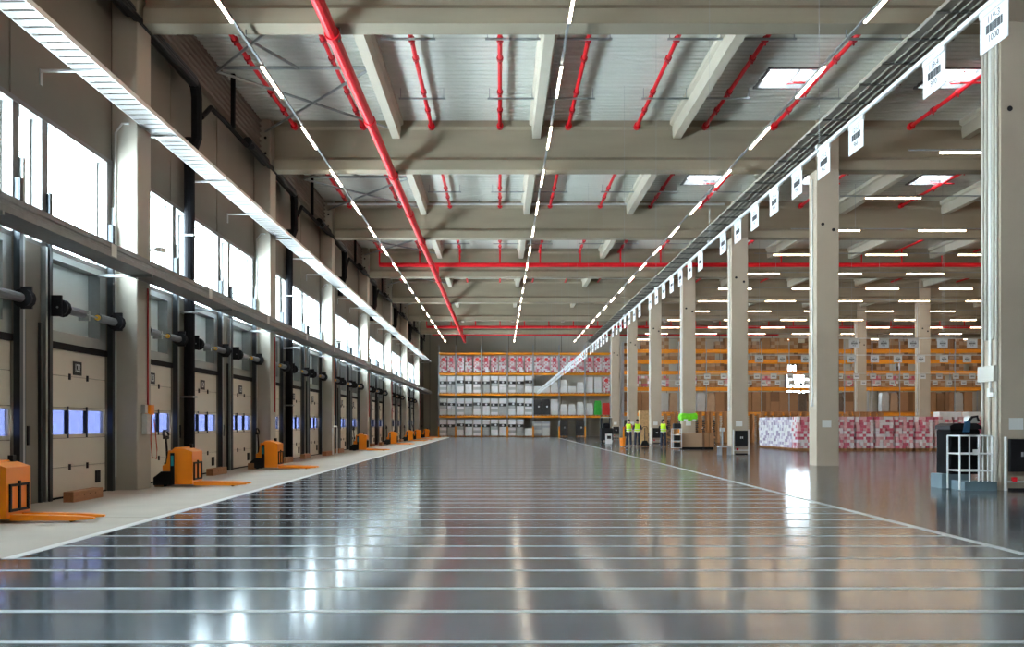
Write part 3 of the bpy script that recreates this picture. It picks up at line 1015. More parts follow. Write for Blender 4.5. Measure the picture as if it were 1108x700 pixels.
def load_proto(kind, seed):
    key = (kind, seed)
    if key in PROTO:
        return PROTO[key]
    parts = [('pallet', PALM, (0, 0, 0))]
    z = 0.13
    if kind == 'pink':
        parts.append(('cartons', cartons(0.78, 0.78, 1.72, 5, 5, 10, ['carton_pink', 'carton_rose', 'carton_white', 'carton_rose', 'carton_white', 'carton_rose'], seed), (0, 0, z)))
        parts.append(('red_sticker', MB().tube([(0.02, -0.395, 1.34), (0.02, -0.415, 1.34)], 0.2, 'carton_red', 12).mesh('red_sticker'), (0, 0, z)))
    elif kind == 'banded':
        h1 = 0.92 + 0.05 * (seed % 3)
        parts.append(('cartons', cartons(0.78, 0.78, h1, 1 + seed % 2, 2, 3, ['film_white', 'carton_white', 'film_grey'], seed, 0.02), (0, 0, z)))
        parts.append(('black_band', MB().box(-0.385, 0.385, -0.385, 0.385, h1, h1 + 0.32, 'film_black').mesh('black_band'), (0, 0, z)))
        parts.append(('top_cartons', cartons(0.78, 0.78, 1.80 - h1 - 0.32, 1, 2, 2, ['film_white', 'carton_white'], seed + 5, 0.02), (0, 0, z + h1 + 0.32)))
        lx = 0.12 * (seed % 3) - 0.1
        parts.append(('round_label', MB().tube([(lx, -0.386, h1 + 0.17), (lx, -0.396, h1 + 0.17)], 0.13, 'sign_white', 10).mesh('round_label'), (0, 0, z)))
    elif kind == 'white':
        parts.append(('cartons', cartons(0.78, 0.78, 1.72, 1, 2, 4, ['film_white', 'carton_white'], seed, 0.025), (0, 0, z)))
    elif kind == 'midwhite':
        parts.append(('wrapped_goods', wrapped(0.76, 0.78, 1.15 + 0.12 * (seed % 3), 'film_white', seed, 0.18), (0, 0, z)))
    elif kind == 'lowwhite':
        parts.append(('cartons', cartons(0.82, 0.82, 0.6 + 0.1 * (seed % 3), 2, 2, 2, ['film_white'], seed), (0, 0, z)))
    elif kind == 'silver':
        parts.append(('cartons', cartons(0.80, 0.80, 1.55, 1, 1, 7, ['rack_post', 'galvanised'], seed), (0, 0, z)))
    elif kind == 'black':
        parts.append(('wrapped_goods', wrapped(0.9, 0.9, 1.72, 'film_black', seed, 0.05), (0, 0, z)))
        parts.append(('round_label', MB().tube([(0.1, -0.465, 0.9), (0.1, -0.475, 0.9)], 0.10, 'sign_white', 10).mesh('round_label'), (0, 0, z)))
    elif kind == 'green':
        parts.append(('wrapped_goods', wrapped(0.78, 0.78, 1.55, 'film_green', seed, 0.14), (0, 0, z)))
    elif kind == 'red':
        parts.append(('wrapped_goods', wrapped(0.78, 0.78, 1.3, 'film_red', seed, 0.03), (0, 0, z)))
    elif kind == 'browntall':
        parts.append(('cartons', cartons(0.88, 0.88, 2.0, 1 + seed % 2, 1, 2 + seed % 2, ['cardboard', 'cardboard', 'cardboard_dark'], seed), (0, 0, z)))
    elif kind == 'brownshort':
        parts.append(('cartons', cartons(0.86, 0.86, 0.55 + 0.08 * (seed % 3), 2, 2, 2, ['cardboard', 'cardboard_light', 'cardboard_dark'], seed), (0, 0, z)))
    elif kind == 'brownmid':
        parts.append(('cartons', cartons(0.86, 0.86, 1.05, 2, 2, 3, ['cardboard', 'cardboard_light', 'cardboard'], seed), (0, 0, z)))
    elif kind == 'mixmid':
        parts.append(('cartons', cartons(0.86, 0.86, 1.05, 3, 2, 4, ['carton_pink', 'carton_white', 'cardboard_light', 'carton_rose'], seed), (0, 0, z)))
    elif kind == 'film':
        parts.append(('wrapped_goods', wrapped(0.80, 0.82, 1.9, ('film_grey', 'cardboard_light', 'cardboard_dark', 'film_brown')[seed % 4], seed, 0.05, 0.03), (0, 0, z)))
    PROTO[key] = parts
    return parts


def load(kind, seed, loc, label, group, rz=0.0):
    o = thing('pallet_load', label, 'pallet load', loc, rz, group)
    par = None
    for nm, me, p in load_proto(kind, seed):
        link(nm, me, o, p)
    return o


BX = [-6.73, -4.87, -2.03, 0.81, 3.65, 6.50, 9.34, 12.18]
BY = 101.4
rack('pallet_rack', 'tall orange and grey pallet rack across the back wall', BX, BY, 1.15, [2.31, 4.75, 7.03, 9.26], 10.1, 0.2)
slots = []
for i, (a, b_) in enumerate(zip(BX[:-1], BX[1:])):
    n_ = 2 if i == 0 else 3
    stp = (b_ - a - 0.1) / n_
    for j in range(n_):
        slots.append(a + 0.05 + stp * (j + 0.5))
rows = [
    (0.0, 'floor', ['banded'] * 10 + ['lowwhite', 'silver', 'silver', None, 'black', None, 'black', None, None, None]),
    (2.31, 'first shelf', ['banded'] * 11 + ['black', 'black', 'white', 'midwhite', 'midwhite', 'midwhite', 'midwhite', 'green', 'red']),
    (4.75, 'second shelf', ['banded'] * 11 + ['lowwhite', 'lowwhite', 'midwhite', 'midwhite', 'lowwhite', 'midwhite', 'white', 'white', 'pink']),
    (7.03, 'top shelf', ['pink'] * 20),
]
DESC = {'banded': 'black-banded white pallet load', 'pink': 'pink and white carton pallet load', 'lowwhite': 'low white pallet load',
        'silver': 'silver grey tray stack', 'black': 'black film wrapped pallet load', 'white': 'tall white carton pallet load', 'midwhite': 'white bagged pallet load',
        'green': 'green wrapped pallet load', 'red': 'red crate pallet load'}
for z, lv, kinds in rows:
    got = 0
    for i, k in enumerate(kinds):
        if k and i < len(slots):
            got += 1
            load(k, (i * 3 + int(z)) % 4, (slots[i], BY + 0.55, z + 0.003), '%s, %s from left on the back rack %s' % (DESC[k], nth(got), lv), 'pallet loads on the back rack')

RX = [12.7 + 2.84 * i for i in range(14)]
RY = 95.0
LV = [2.6, 5.2, 6.9, 8.0, 9.1]
rack('pallet_rack', 'long orange pallet rack in the right hall', RX, RY, 1.15, LV, 9.9, 0.34)
rr = random.Random(11)
rslots = []
for a in RX[:-1]:
    for j in range(3):
        rslots.append(a + 0.05 + 0.913 * (j + 0.5))
RD = {'browntall': 'tall brown carton load', 'brownshort': 'low brown carton load', 'brownmid': 'brown carton load', 'mixmid': 'pink and brown mixed carton load',
      'film': 'film wrapped pale brown load', 'black': 'black load added as rack shade', 'pink': 'pink carton load'}
for li, z in enumerate([0.0] + LV):
    got = 0
    for i, x in enumerate(rslots):
        if li == 0 and x > 22:
            continue
        if 29.0 < x < 32.3 and li == 2:
            continue
        u = rr.random()
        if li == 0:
            k = 'black'  # black loads put in to stand for the shaded interior under the rack
        elif li == 1:
            k = 'browntall' if u < 0.6 else ('film' if u < 0.95 else None)
            if 15.2 < x < 18.0:
                k = 'film'
        elif li == 2:
            k = 'mixmid' if u < (0.7 if x < 19 else 0.2) else ('brownmid' if u < 0.9 else None)
        elif li in (3, 4):
            k = 'brownshort' if u < 0.85 else None
        else:
            k = 'brownshort' if u < 0.45 else ('brownmid' if u < 0.9 else None)
        if k:
            lvn = ['floor', 'first shelf', 'second shelf', 'third shelf', 'fourth shelf', 'top shelf'][li]
            got += 1
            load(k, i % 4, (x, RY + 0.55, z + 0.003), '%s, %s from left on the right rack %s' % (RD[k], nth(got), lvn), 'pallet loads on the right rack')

# empty wooden pallets in stacks before the right rack
pal2 = MB()
for x in (-0.54, 0, 0.54):
    pal2.box(x - 0.07, x + 0.07, -0.4, 0.4, 0, 0.022, 'pallet_wood')
    for y in (-0.35, 0.0, 0.35):
        pal2.box(x - 0.075, x + 0.075, y - 0.05, y + 0.05, 0.022, 0.118, 'pallet_wood')
for y in (-0.34, -0.17, 0, 0.17, 0.34):
    pal2.box(-0.6, 0.6, y - 0.06, y + 0.06, 0.118, 0.14, 'pallet_wood')
pal2m = pal2.mesh('wooden_pallet')
PS = [12.95 + 1.36 * i for i in range(16)]
for i, x in enumerate(PS):
    if abs(x - 31.6) < 1.1:
        continue
    for k in range(17 if i % 5 else 16):
        o = link('wooden_pallet', pal2m, None, (x + rr.uniform(-0.03, 0.03), 72.4 + rr.uniform(-0.03, 0.03), 0.001 + 0.1415 * k))
        tag(o, 'bare wooden pallet, %s from the floor in the %s pallet stack from left' % (nth(k + 1), nth(i + 1)), 'pallet', 'stacked wooden pallets')

# pink carton pallets on the floor of the right hall
PK = [cartons(0.94, 0.98, 1.74, 5, 5, 11, ['carton_pink', 'carton_rose', 'carton_rose', 'carton_white', 'carton_white', 'carton_pink', 'carton_white'], 50 + q, 0.014, 0.05) for q in range(3)]
PW = [cartons(0.94, 1.06, 1.74, 5, 5, 11, ['carton_white', 'carton_white', 'carton_daylit_pale', 'carton_daylit_lilac', 'carton_daylit_pale'], 60 + q, 0.014, 0.05) for q in range(2)]  # daylight on the block's left side put into paler carton colours
cnt = 0
for i in range(12):
    o = thing('carton_pallet', 'pink and white carton pallet, %s from left in the front row' % nth(i + 1), 'pallet load', (16.75 + 1.08 * i, 51.1, 0), 0, 'pink carton pallets in the right hall')
    link('pallet', PALM, o)
    link('cartons', PK[i % 3], o, (0, 0, 0.13))
for j in range(1, 7):
    o = thing('carton_pallet', 'carton pallet in daylit pale colours, left side of the pink block, %s row back' % nth(j), 'pallet load', (16.75, 51.1 + 1.08 * j, 0), 0, 'pink carton pallets in the right hall')
    link('pallet', PALM, o)
    link('cartons', PW[j % 2], o, (0, 0, 0.13))
for i, x in enumerate((24.7, 26.3)):
    o = tag(MB().cbox(-0.62, 0.62, -0.35, 0.35, 0, 0.28, 'film_white', 0.01).build('white_box', None, (x, 51.0, 1.853)), 'long white box lying on the pink cartons, %s' % ('left one' if i == 0 else 'right one'), 'box')

# ================================================================== orange pallet trucks
pj = thing('pallet_truck', 'x', 'pallet truck')
bd = MB()
prof = [(-0.25, 0.06), (0.25, 0.06), (0.25, 0.83), (0.05, 0.90), (-0.19, 0.90), (-0.25, 0.83)]
bd.loft([[(x + (0.03 if x > 0 else 0) * 0, -0.37, z) for x, z in prof], [(x, 0.37, z) for x, z in prof]], 'orange')
bd.build('battery_box', pj)
MB().prism([(-0.20, 0.905), (0.02, 0.905), (0.0, 0.93), (-0.17, 0.93)], 'y', -0.33, 0.33, 'orange').build('lid', pj)
MB().prism([(-0.68, 0.04), (-0.26, 0.04), (-0.26, 0.36), (-0.50, 0.36), (-0.68, 0.22)], 'y', -0.33, 0.33, 'black_plastic').build('drive_base', pj)
MB().prism([(-0.46, 0.37), (-0.26, 0.37), (-0.26, 0.86), (-0.32, 0.86), (-0.37, 0.55), (-0.46, 0.5)], 'y', -0.34, 0.34, 'orange').build('motor_cover', pj)
g = MB().box(-0.262, -0.17, -0.39, -0.34, 0.06, 0.80, 'black_plastic').build('side_strip', pj)
MB().box(-0.245, -0.187, -0.396, -0.39, 0.50, 0.74, 'teal').build('teal_badge', g)
gr = MB()
gr.box(0.25, 0.275, -0.30, 0.28, 0.16, 0.20, 'black_plastic').box(0.25, 0.275, -0.30, 0.28, 0.54, 0.58, 'black_plastic')
for y in (-0.30, -0.03, 0.24):
    gr.box(0.25, 0.28, y, y + 0.045, 0.16, 0.62 if y == -0.03 else 0.58, 'black_plastic')
gr.build('load_guard', pj)
for s in (-1, 1):
    fk = MB()
    y0, y1 = (s * 0.27, s * 0.10) if s < 0 else (0.10, 0.27)
    fk.loft([[(0.25, y0, 0.03), (0.25, y1, 0.03), (0.25, y1, 0.12), (0.25, y0, 0.12)], [(1.2, y0, 0.03), (1.2, y1, 0.03), (1.2, y1, 0.10), (1.2, y0, 0.10)],
             [(1.48, y0 + 0.05, 0.05), (1.48, y1 - 0.05, 0.05), (1.48, y1 - 0.05, 0.075), (1.48, y0 + 0.05, 0.075)]], 'orange')
    f = fk.build('fork', pj)
    MB().tube([(1.15, y0 + 0.03, 0.04), (1.15, y1 - 0.03, 0.04)], 0.035, 'black_rubber', 8).build('roller', f)
    MB().tube([(-0.45, s * 0.22 - 0.04, 0.08), (-0.45, s * 0.22 + 0.04, 0.08)], 0.075, 'black_rubber', 10).build('wheel', pj)
t = MB().tube([(-0.5, 0, 0.3), (-0.47, 0, 0.7), (-0.5, 0, 1.15)], [0.035, 0.03, 0.025], 'black_plastic', 8).build('tiller', pj)
MB().tube([(-0.5, -0.17, 1.22), (-0.52, -0.1, 1.32), (-0.52, 0.1, 1.32), (-0.5, 0.17, 1.22), (-0.48, 0.1, 1.15), (-0.48, -0.1, 1.15), (-0.5, -0.17, 1.22)], 0.028, 'black_plastic', 6).build('handle', t)
MB().box(-0.56, -0.44, -0.05, 0.05, 1.12, 1.2, 'black_plastic').build('control_head', t)
MB().box(-0.02, 0.06, 0.20, 0.30, 0.90, 1.0, 'black_plastic').build('charger_plug', pj)
jy = [14.15, 22.05, 30.4, 50.3, 65.0, 77.0, 84.6, 94.4]
for i, y in enumerate(jy):
    place(pj, ((-7.62 if i == 0 else -7.47) + 0.03 * math.sin(i * 3.1), y, 0.005), 0.02 * math.sin(i * 2.0 + 1), 'orange electric pallet truck parked at the docks, %s from the photographer' % nth(i + 1), 'orange pallet trucks at the docks')
drop(pj)

# ================================================================== dock wall equipment
o = thing('control_box', 'grey control box with orange top and hanging cable on the first wall column', 'control box')
MB().cbox(-8.12, -8.0, 20.95, 21.25, 1.25, 1.72, 'galvanised', 0.01).build('housing', o)
MB().box(-8.13, -8.02, 20.90, 21.05, 1.73, 1.92, 'galvanised').build('switch', o)
MB().box(-8.1, -7.96, 21.08, 21.28, 1.70, 1.92, 'orange').build('orange_cover', o)
MB().tube([(-7.98, 21.15, 1.7), (-7.97, 21.1, 1.1), (-7.98, 21.2, 0.72), (-7.97, 21.45, 0.68), (-7.98, 21.5, 0.9), (-7.97, 21.3, 1.6)], 0.012, 'red_cloth', 6).build('cable', o)
o = thing('guard_rail', 'bent white guard rail at the third wall column', 'rail')
MB().tube([(-8.0, 44.2, 0.0), (-8.0, 44.2, 1.25), (-8.0, 44.3, 1.35), (-8.0, 45.3, 1.35), (-8.0, 45.4, 1.25), (-8.0, 45.4, 0.0)], 0.035, 'white_paint', 8).build('bent_tube', o)
for i, y in enumerate((20.4, 44.6)):
    o = thing('security_camera', 'small white camera on a bracket by the %s dock window' % ('first' if i == 0 else 'third'), 'camera', (-7.95, y + 1.2, 5.55))
    MB().box(-0.08, 0.08, -0.12, 0.14, -0.05, 0.05, 'white_paint').build('housing', o)
    MB().tube([(0, 0.12, 0), (0, 0.18, 0)], 0.045, 'black_plastic', 8).build('lens', o)
    MB().box(-0.75, 0.0, -0.02, 0.02, -0.03, 0.03, 'white_paint').build('bracket', o)

# ================================================================== column guards with black panels
gd = thing('column_guard', 'x', 'guard panel')
for x in (11.26, 12.0):
    MB().tube([(x, 0, 0), (x, 0, 1.2)], 0.035, 'white_paint', 8).build('post', gd)
p = MB().cbox(11.34, 11.94, -0.05, 0.05, 0.42, 1.15, 'black_plastic', 0.01).build('panel', gd)
MB().box(11.58, 11.63, -0.056, -0.05, 0.76, 0.86, 'sign_white').box(11.66, 11.71, -0.056, -0.05, 0.76, 0.86, 'sign_white').build('badge', p)
MB().box(11.40, 11.5, -0.03, 0.03, 0.20, 0.30, 'red_paint').build('red_button', gd)
MB().box(11.36, 11.92, -0.08, 0.08, 0.0, 0.05, 'black_plastic').build('foot', gd)
MB().box(11.28, 11.98, -0.015, 0.015, 0.18, 0.22, 'white_paint').build('cross_bar', gd)
for k, cy in ((0, COLS[2]), (2, COLS[4]), (4, COLS[6]), (6, COLS[8])):
    place(gd, (0, cy - 0.12, 0), 0, 'black guard panel between white posts at the %s central column in view' % nth(k + 1), 'column guard panels')
drop(gd)

# ================================================================== work station by the nearest column
o = thing('cable_cabinet', 'black cabinet with curved lid beside the nearest central column', 'cabinet', (10.36, 21.25, 0))
MB().cbox(0.0, 0.68, 0.0, 0.7, 0.33, 1.36, 'matte_black', 0.02).build('body', o)
MB().prism([(-0.02, 1.36), (0.70, 1.36), (0.70, 1.44), (0.58, 1.50), (0.10, 1.50), (-0.02, 1.44)], 'y', -0.02, 0.72, 'black_plastic').build('lid', o)
MB().box(-0.18, 0.5, 0.05, 0.6, 0.0, 0.33, 'blue_grey_paint').build('plinth', o)
o = thing('label_printer', 'small black label printer with white front on the black cabinet', 'printer', (10.95, 21.45, 1.502))
MB().cbox(-0.1, 0.14, -0.1, 0.2, 0, 0.16, 'white_paint', 0.02).build('body', o)
MB().tube([(-0.16, -0.13, 0.02), (-0.06, -0.13, 0.14), (0.06, -0.13, 0.16), (0.1, -0.13, 0.04)], 0.03, 'black_plastic', 6).build('scanner', o)
o = thing('wire_trolley', 'white tubular trolley cage before the black cabinet', 'trolley', (10.22, 20.55, 0))
fr = MB()
for x in (0.0, 0.72):
    for y in (0.0, 0.55):
        fr.tube([(x, y, 0.02), (x, y, 1.22)], 0.022, 'white_paint', 8)
fr.build('frame_posts', o)
for z in (0.44, 0.82, 1.22):
    q = MB().tube([(0, 0, z), (0.72, 0, z)], 0.018, 'white_paint', 6).tube([(0, 0.55, z), (0.72, 0.55, z)], 0.018, 'white_paint', 6)
    q.tube([(0, 0, z), (0, 0.55, z)], 0.018, 'white_paint', 6).tube([(0.72, 0, z), (0.72, 0.55, z)], 0.018, 'white_paint', 6).build('rail_ring', o)
for x in (0.22, 0.42, 0.52, 0.62):
    MB().tube([(x, 0, 0.2), (x, 0, 1.22)], 0.018 if x < 0.5 else 0.012, 'white_paint', 6).build('bar', o)
MB().box(0.1, 0.82, -0.03, 0.58, 0.0, 0.2, 'blue_grey_paint').build('base', o)
MB().box(0.28, 0.42, -0.03, -0.02, 0.80, 0.92, 'white_paint').build('tag_plate', o)
o = thing('blue_cloth', 'blue cloth hanging over the edge of the black cabinet', 'cloth', (10.62, 21.2, 1.30))
MB().loft([[(0, 0, 0.0), (0.16, 0.01, 0.0), (0.16, 0.03, 0.0), (0, 0.02, 0.0)], [(0.02, -0.01, 0.1), (0.17, 0.0, 0.1), (0.17, 0.03, 0.1), (0.02, 0.02, 0.1)], [(0.05, 0.0, 0.24), (0.18, 0.0, 0.24), (0.18, 0.05, 0.24), (0.05, 0.05, 0.24)]], 'blue_paint').build('folds', o)

# steel hand cart by the third column
o = thing('hand_cart', 'small steel push cart by the third central column', 'trolley', (10.35, 43.6, 0))
MB().box(0, 0.58, 0, 0.5, 0.36, 0.44, 'galvanised').build('deck', o)
for x, y in ((0.03, 0.03), (0.55, 0.03), (0.03, 0.47), (0.55, 0.47)):
    MB().box(x - 0.07 if x > 0.3 else x - 0.02, x + 0.02 if x > 0.3 else x + 0.1, y - 0.02, y + 0.02, 0.0, 0.36, 'rack_post').build('leg', o)
MB().tube([(0.2, 0.25, 0.44), (0.2, 0.25, 1.2)], 0.035, 'rack_post', 8).build('pole', o)
MB().cbox(0.08, 0.32, 0.18, 0.32, 1.12, 1.28, 'galvanised', 0.01).build('handset', o)

# cardboard boxes on pallets
o = thing('cardboard_box', 'large open cardboard box on a dark pallet before the fourth column', 'box', (11.15, 54.0, 0))
MB().box(-0.6, 0.6, -0.4, 0.4, 0, 0.12, 'black_rubber').build('pallet', o)
MB().cbox(-0.58, 0.58, -0.4, 0.4, 0.12, 0.92, 'cardboard_light', 0.008).build('carton', o)
MB().box(-0.76, -0.6, -0.38, 0.38, 0.12, 0.9, 'cardboard_light').build('side_flap', o)
o = thing('cardboard_box', 'smaller darker cardboard box beside the large cardboard box', 'box', (12.13, 54.0, 0))
MB().box(-0.26, 0.26, -0.4, 0.4, 0, 0.12, 'black_rubber').build('pallet', o)
MB().cbox(-0.28, 0.28, -0.4, 0.4, 0.12, 0.92, 'cardboard', 0.008).build('carton', o)
MB().box(-0.02, 0.02, -0.403, -0.4, 0.12, 0.92, 'cardboard_dark').build('tape', o)
# green foil bundle fixed round the fourth column
rg_ = []
rq = random.Random(5)
for k in range(5):
    t = k / 4
    ring = []
    for q in range(16):
        a = 2 * PI * q / 16
        e = 0.43 + 0.07 * math.sin(PI * t) + rq.uniform(-0.015, 0.02)
        cx, cy = max(-1, min(1, 1.45 * math.cos(a))), max(-1, min(1, 1.45 * math.sin(a)))
        ring.append((11.6 + cx * e, 57.1 + cy * e, 1.68 + 0.42 * t + rq.uniform(-0.04, 0.04)))
    rg_.append(ring)
o = thing('foil_bundle', 'bright green foil bundle tied round the fourth central column', 'foil')
MB().loft(rg_, 'lime_green', cap=False).build('foil', o)
MB().box(11.25, 11.5, 56.58, 56.6, 1.62, 1.75, 'film_white').box(11.8, 12.0, 56.58, 56.6, 1.62, 1.75, 'film_white').build('white_tab', o)

# shelf cart with black boxes
o = thing('shelf_cart', 'white shelf cart with black bins left of the cardboard boxes', 'trolley', (9.95, 53.2, 0))
for x in (0, 0.5):
    for y in (0, 0.45):
        MB().tube([(x, y, 0.05), (x, y, 1.2)], 0.022, 'white_paint', 6).build('post', o)
for z in (0.1, 0.5, 0.85, 1.2):
    MB().box(0, 0.5, 0, 0.45, z - 0.03, z, 'white_paint').build('shelf', o)
for z in (0.1, 0.5):
    tag(MB().cbox(10.05, 10.4, 53.28, 53.6, z + 0.002, z + 0.3, 'black_plastic', 0.015).build('black_bin'), 'black bin on the %s shelf of the white cart' % ('lowest' if z < 0.3 else 'middle'), 'bin')
tag(MB().cbox(10.0, 10.45, 53.25, 53.62, 1.202, 1.5, 'black_plastic', 0.05).build('black_bag'), 'black bag on top of the white shelf cart', 'bag')

# hand pallet truck carrying an upright chipboard crate
o = thing('chipboard_crate', 'upright pale chipboard crate between the workers', 'crate', (9.45, 60.6, 0))
MB().cbox(-0.33, 0.27, -0.3, 0.3, 0.9, 2.32, 'osb', 0.01).build('upper_case', o)
MB().cbox(-0.27, 0.23, -0.26, 0.26, 0.12, 0.9, 'osb', 0.01).build('lower_case', o)
for x in (-0.3, 0.2):
    MB().box(x, x + 0.06, -0.32, -0.3, 0.9, 2.32, 'osb').build('batten', o)
MB().box(-0.3, 0.26, -0.3, 0.3, 0.0, 0.12, 'pallet_wood').build('skid', o)
o = thing('hand_pallet_truck', 'dark hand pallet truck before the chipboard crate', 'pallet truck', (9.35, 59.7, 0))
MB().tube([(0, 0, 0.2), (0, -0.1, 1.2)], 0.03, 'black_plastic', 8).build('handle_bar', o)
MB().tube([(-0.16, -0.1, 1.18), (-0.1, -0.1, 1.28), (0.1, -0.1, 1.28), (0.16, -0.1, 1.18)], 0.022, 'black_plastic', 6).build('grip', o)
MB().prism([(-0.28, 0.06), (0.28, 0.06), (0.14, 0.38), (-0.14, 0.38)], 'y', -0.12, 0.12, 'black_plastic').build('pump_block', o)
for s in (-1, 1):
    MB().box(s * 0.2 - 0.08, s * 0.2 + 0.08, 0.12, 0.28, 0.05, 0.11, 'red_dark').build('fork', o)
    MB().tube([(s * 0.12 - 0.04, 0, 0.1), (s * 0.12 + 0.04, 0, 0.1)], 0.1, 'cardboard_light', 10).build('wheel', o)
o = thing('waste_bin', 'orange bin standing left of the workers', 'bin', (7.85, 59.2, 0))
o.scale = (0.75, 0.75, 0.72)
MB().loft([[(0.22 * math.cos(a * PI / 4), 0.22 * math.sin(a * PI / 4), 0.05) for a in range(8)], [(0.27 * math.cos(a * PI / 4), 0.27 * math.sin(a * PI / 4), 0.75) for a in range(8)]], 'orange').build('bucket', o)
MB().tube([(0, 0, 0.74), (0, 0, 0.80)], 0.29, 'orange', 8).build('lid', o)

# black stacker truck at the right end of the back rack
o = thing('stacker_truck', 'black stacker truck parked before the back rack', 'forklift', (8.75, 76.0, 0))
MB().cbox(-0.5, 0.5, -0.5, 0.6, 0.12, 1.1, 'black_plastic', 0.05).build('chassis', o)
for x in (-0.35, 0.35):
    MB().box(x - 0.06, x + 0.06, 0.6, 0.72, 0.05, 2.1, 'dark_steel').build('mast_post', o)
    MB().tube([(x - 0.05, -0.2, 0.13), (x + 0.05, -0.2, 0.13)], 0.13, 'black_rubber', 10).build('wheel', o)
MB().box(-0.42, 0.42, -0.35, 0.55, 1.95, 2.02, 'galvanised').build('roof_guard', o)
for x in (-0.4, 0.4):
    MB().tube([(x, -0.35, 1.05), (x, -0.3, 1.97)], 0.03, 'black_plastic', 6).build('pillar', o)
MB().cbox(-0.25, 0.25, -0.1, 0.35, 1.1, 1.5, 'black_rubber', 0.06).build('seat', o)
o = thing('white_crate', 'small white crate with black emblem near the black stacker truck', 'crate', (8.0, 68.0, 0))
MB().cbox(-0.22, 0.22, -0.2, 0.2, 0.0, 0.72, 'film_white', 0.01).build('shell', o)
MB().box(-0.14, 0.14, -0.206, -0.2, 0.35, 0.58, 'print_black').build('emblem', o)


# ================================================================== people
def skinned(name, pts, edges, rad, m, parent, root=0, sub=1):
    me = bpy.data.meshes.new(name)
    me.from_pydata(pts, edges, [])
    o = bpy.data.objects.new(name, me)
    TMP.collection.objects.link(o)
    md = o.modifiers.new('skin', 'SKIN')
    for i, r in enumerate(rad):
        sv = me.skin_vertices[0].data[i]
        sv.radius = r if isinstance(r, tuple) else (r, r)
        sv.use_root = (i == root)
    ms = o.modifiers.new('sub', 'SUBSURF')
    ms.levels = sub
    ms.render_levels = sub
    TMP.view_layers[0].update()
    dg = TMP.view_layers[0].depsgraph
    m2 = bpy.data.meshes.new_from_object(o.evaluated_get(dg))
    bpy.data.objects.remove(o)
    m2.materials.clear()
    m2.materials.append(MATS[m])
    m2.name = name
    for p in m2.polygons:
        p.use_smooth = True
    return link(name, m2, parent)


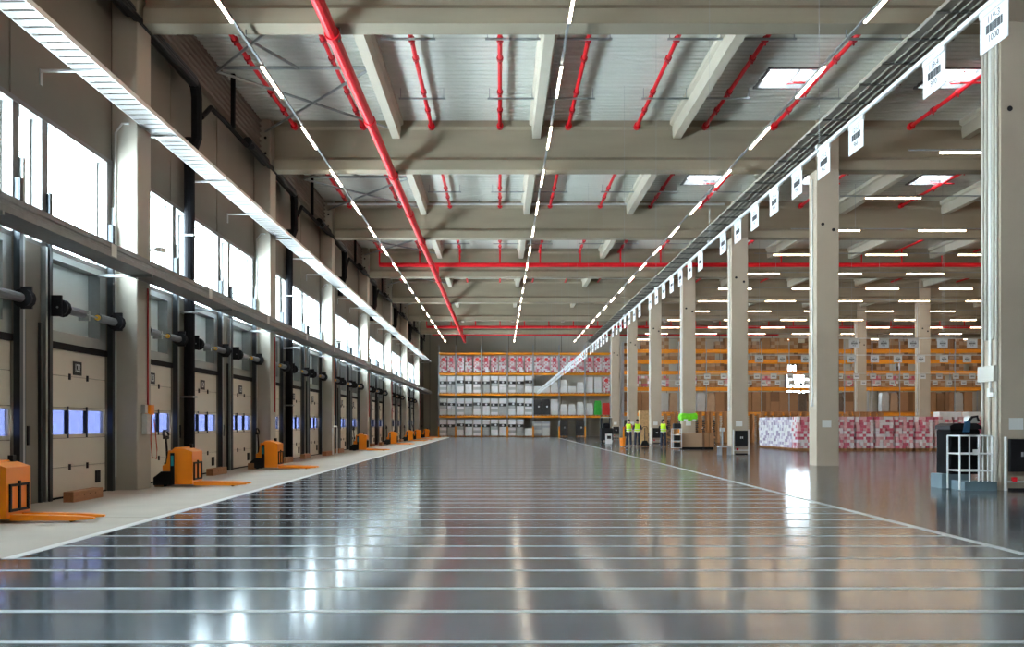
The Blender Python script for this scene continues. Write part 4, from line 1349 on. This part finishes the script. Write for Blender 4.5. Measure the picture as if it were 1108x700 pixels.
def person(loc, rz, label, pose, shirt):
    """facing -y locally; pose gives elbow / hand offsets and the head turn"""
    P = thing('person', label, 'person', loc, rz, 'workers in high visibility vests')
    lh, rh = pose['lhand'], pose['rhand']
    le, re_ = pose['lelb'], pose['relb']
    st = pose.get('stance', 0.12)
    pts = [(0, 0, 0.95), (0, 0.0, 1.12), (0, 0.01, 1.30), (0, 0.01, 1.42), (0, 0.0, 1.50), (0, -0.01, 1.56), (0, -0.015, 1.64), (0, -0.005, 1.72)]
    rad = [(0.15, 0.11), (0.135, 0.10), (0.155, 0.11), (0.10, 0.08), 0.055, 0.06, 0.095, 0.075]
    ed = [(0, 1), (1, 2), (2, 3), (3, 4), (4, 5), (5, 6), (6, 7)]

    def add(p, r, par):
        pts.append(p)
        rad.append(r)
        ed.append((par, len(pts) - 1))
        return len(pts) - 1
    add((0, -0.12, 1.63), 0.016, 6)        # nose
    for s, e, h in ((-1, le, lh), (1, re_, rh)):
        a = add((s * 0.19, 0.01, 1.40), 0.065, 3)
        b_ = add(e, 0.045, a)
        c = add(h, 0.032, b_)
        d = Vector(h) - Vector(e)
        d.normalize()
        side = d.cross(Vector((0, 0, 1)))
        if side.length < 0.2:
            side = Vector((0, 1, 0))
        side.normalize()
        pm_ = add(tuple(Vector(h) + d * 0.07), (0.036, 0.02), c)
        for q in range(4):
            off = side * (0.030 - 0.02 * q)
            ln_ = (0.07, 0.08, 0.076, 0.06)[q]
            k1 = add(tuple(Vector(h) + d * 0.11 + off), 0.009, pm_)
            add(tuple(Vector(h) + d * (0.11 + ln_) + off + Vector((0, 0, -0.015))), 0.008, k1)
        t1 = add(tuple(Vector(h) + d * 0.04 + side * 0.05), 0.010, c)
        add(tuple(Vector(h) + d * 0.08 + side * 0.07), 0.009, t1)
    legs = []
    for s in (-1, 1):
        a = add((s * 0.09, 0, 0.90), 0.09, 0)
        b_ = add((s * st, -0.02 * s, 0.50), 0.062, a)
        c = add((s * st * 1.1, 0.02 * s, 0.10), 0.045, b_)
        f = add((s * st * 1.15, 0.02 * s - 0.12, 0.045), 0.04, c)
        legs.append((pts[a], pts[b_], pts[c], pts[f]))
    body = skinned('body', pts, ed, rad, 'skin', P)
    # clothing
    vest = skinned('vest', [(0, 0, 0.90), (0, 0, 1.10), (0, 0.01, 1.28), (0, 0.01, 1.40), (-0.15, 0.01, 1.41), (0.15, 0.01, 1.41)],
                   [(0, 1), (1, 2), (2, 3), (3, 4), (3, 5)], [(0.20, 0.15), (0.185, 0.145), (0.20, 0.15), (0.14, 0.11), 0.085, 0.085], 'hivis', P)
    for z in (0.985, 1.12):
        MB().loft([[(0.195 * math.cos(a * PI / 6), 0.15 * math.sin(a * PI / 6), z - 0.02) for a in range(12)],
                   [(0.195 * math.cos(a * PI / 6), 0.15 * math.sin(a * PI / 6), z + 0.02) for a in range(12)]], 'reflective', cap=False).build('reflective_band', vest)
    for (a, b_, c, f) in legs:
        skinned('trouser_leg', [(a[0] * 0.6, 0, 0.95), a, b_, (c[0], c[1], 0.09)], [(0, 1), (1, 2), (2, 3)], [0.12, 0.105, 0.085, 0.075], 'navy_cloth', P)
        skinned('shoe', [(c[0], c[1] + 0.04, 0.05), (c[0], c[1] - 0.06, 0.05), (f[0], f[1] - 0.05, 0.04)], [(0, 1), (1, 2)], [(0.05, 0.05), (0.05, 0.05), (0.042, 0.036)], 'shoe', P)
    for s, e, h in ((-1, le, lh), (1, re_, rh)):
        m_ = Vector(e).lerp(Vector(h), 0.25)
        skinned('sleeve', [(s * 0.17, 0.01, 1.41), e, tuple(m_)], [(0, 1), (1, 2)], [0.08, 0.06, 0.055], shirt, P)
    skinned('hair', [(0, 0.03, 1.62), (0, 0.03, 1.70), (0, -0.01, 1.745)], [(0, 1), (1, 2)], [(0.09, 0.08), (0.105, 0.095), (0.085, 0.08)], 'hair', P)
    for s in (-1, 1):
        MB().tube([(s * 0.035, -0.098, 1.655), (s * 0.035, -0.104, 1.655)], 0.012, 'hair', 6).build('eye', P)
        MB().tube([(s * 0.09, 0.0, 1.64), (s * 0.105, 0.01, 1.64)], 0.025, 'skin', 6).build('ear', P)
    MB().box(-0.025, 0.025, -0.102, -0.094, 1.59, 1.598, 'red_cloth').build('mouth', P)
    return P


dn = {'lelb': (-0.27, 0.03, 1.14), 'lhand': (-0.26, -0.10, 0.92), 'relb': (0.27, 0.03, 1.14), 'rhand': (0.26, -0.08, 0.92)}
fw = {'lelb': (-0.25, -0.02, 1.15), 'lhand': (-0.12, -0.24, 1.16), 'relb': (0.26, -0.02, 1.15), 'rhand': (0.12, -0.24, 1.18)}
up_ = {'lelb': (-0.26, -0.02, 1.15), 'lhand': (-0.22, -0.25, 1.05), 'relb': (0.28, -0.12, 1.22), 'rhand': (0.22, -0.36, 1.38)}
person((8.22, 58.9, 0), math.radians(150), 'left worker of the pair in a yellow vest, turned towards the other', fw, 'red_cloth')
person((8.70, 58.6, 0), math.radians(185), 'right worker of the pair in a yellow vest, back to us', dn, 'navy_cloth')
person((10.15, 57.4, 0), math.radians(160), 'lone worker in a yellow vest by the fifth column, reaching', up_, 'navy_cloth')

bpy.data.scenes.remove(TMP)
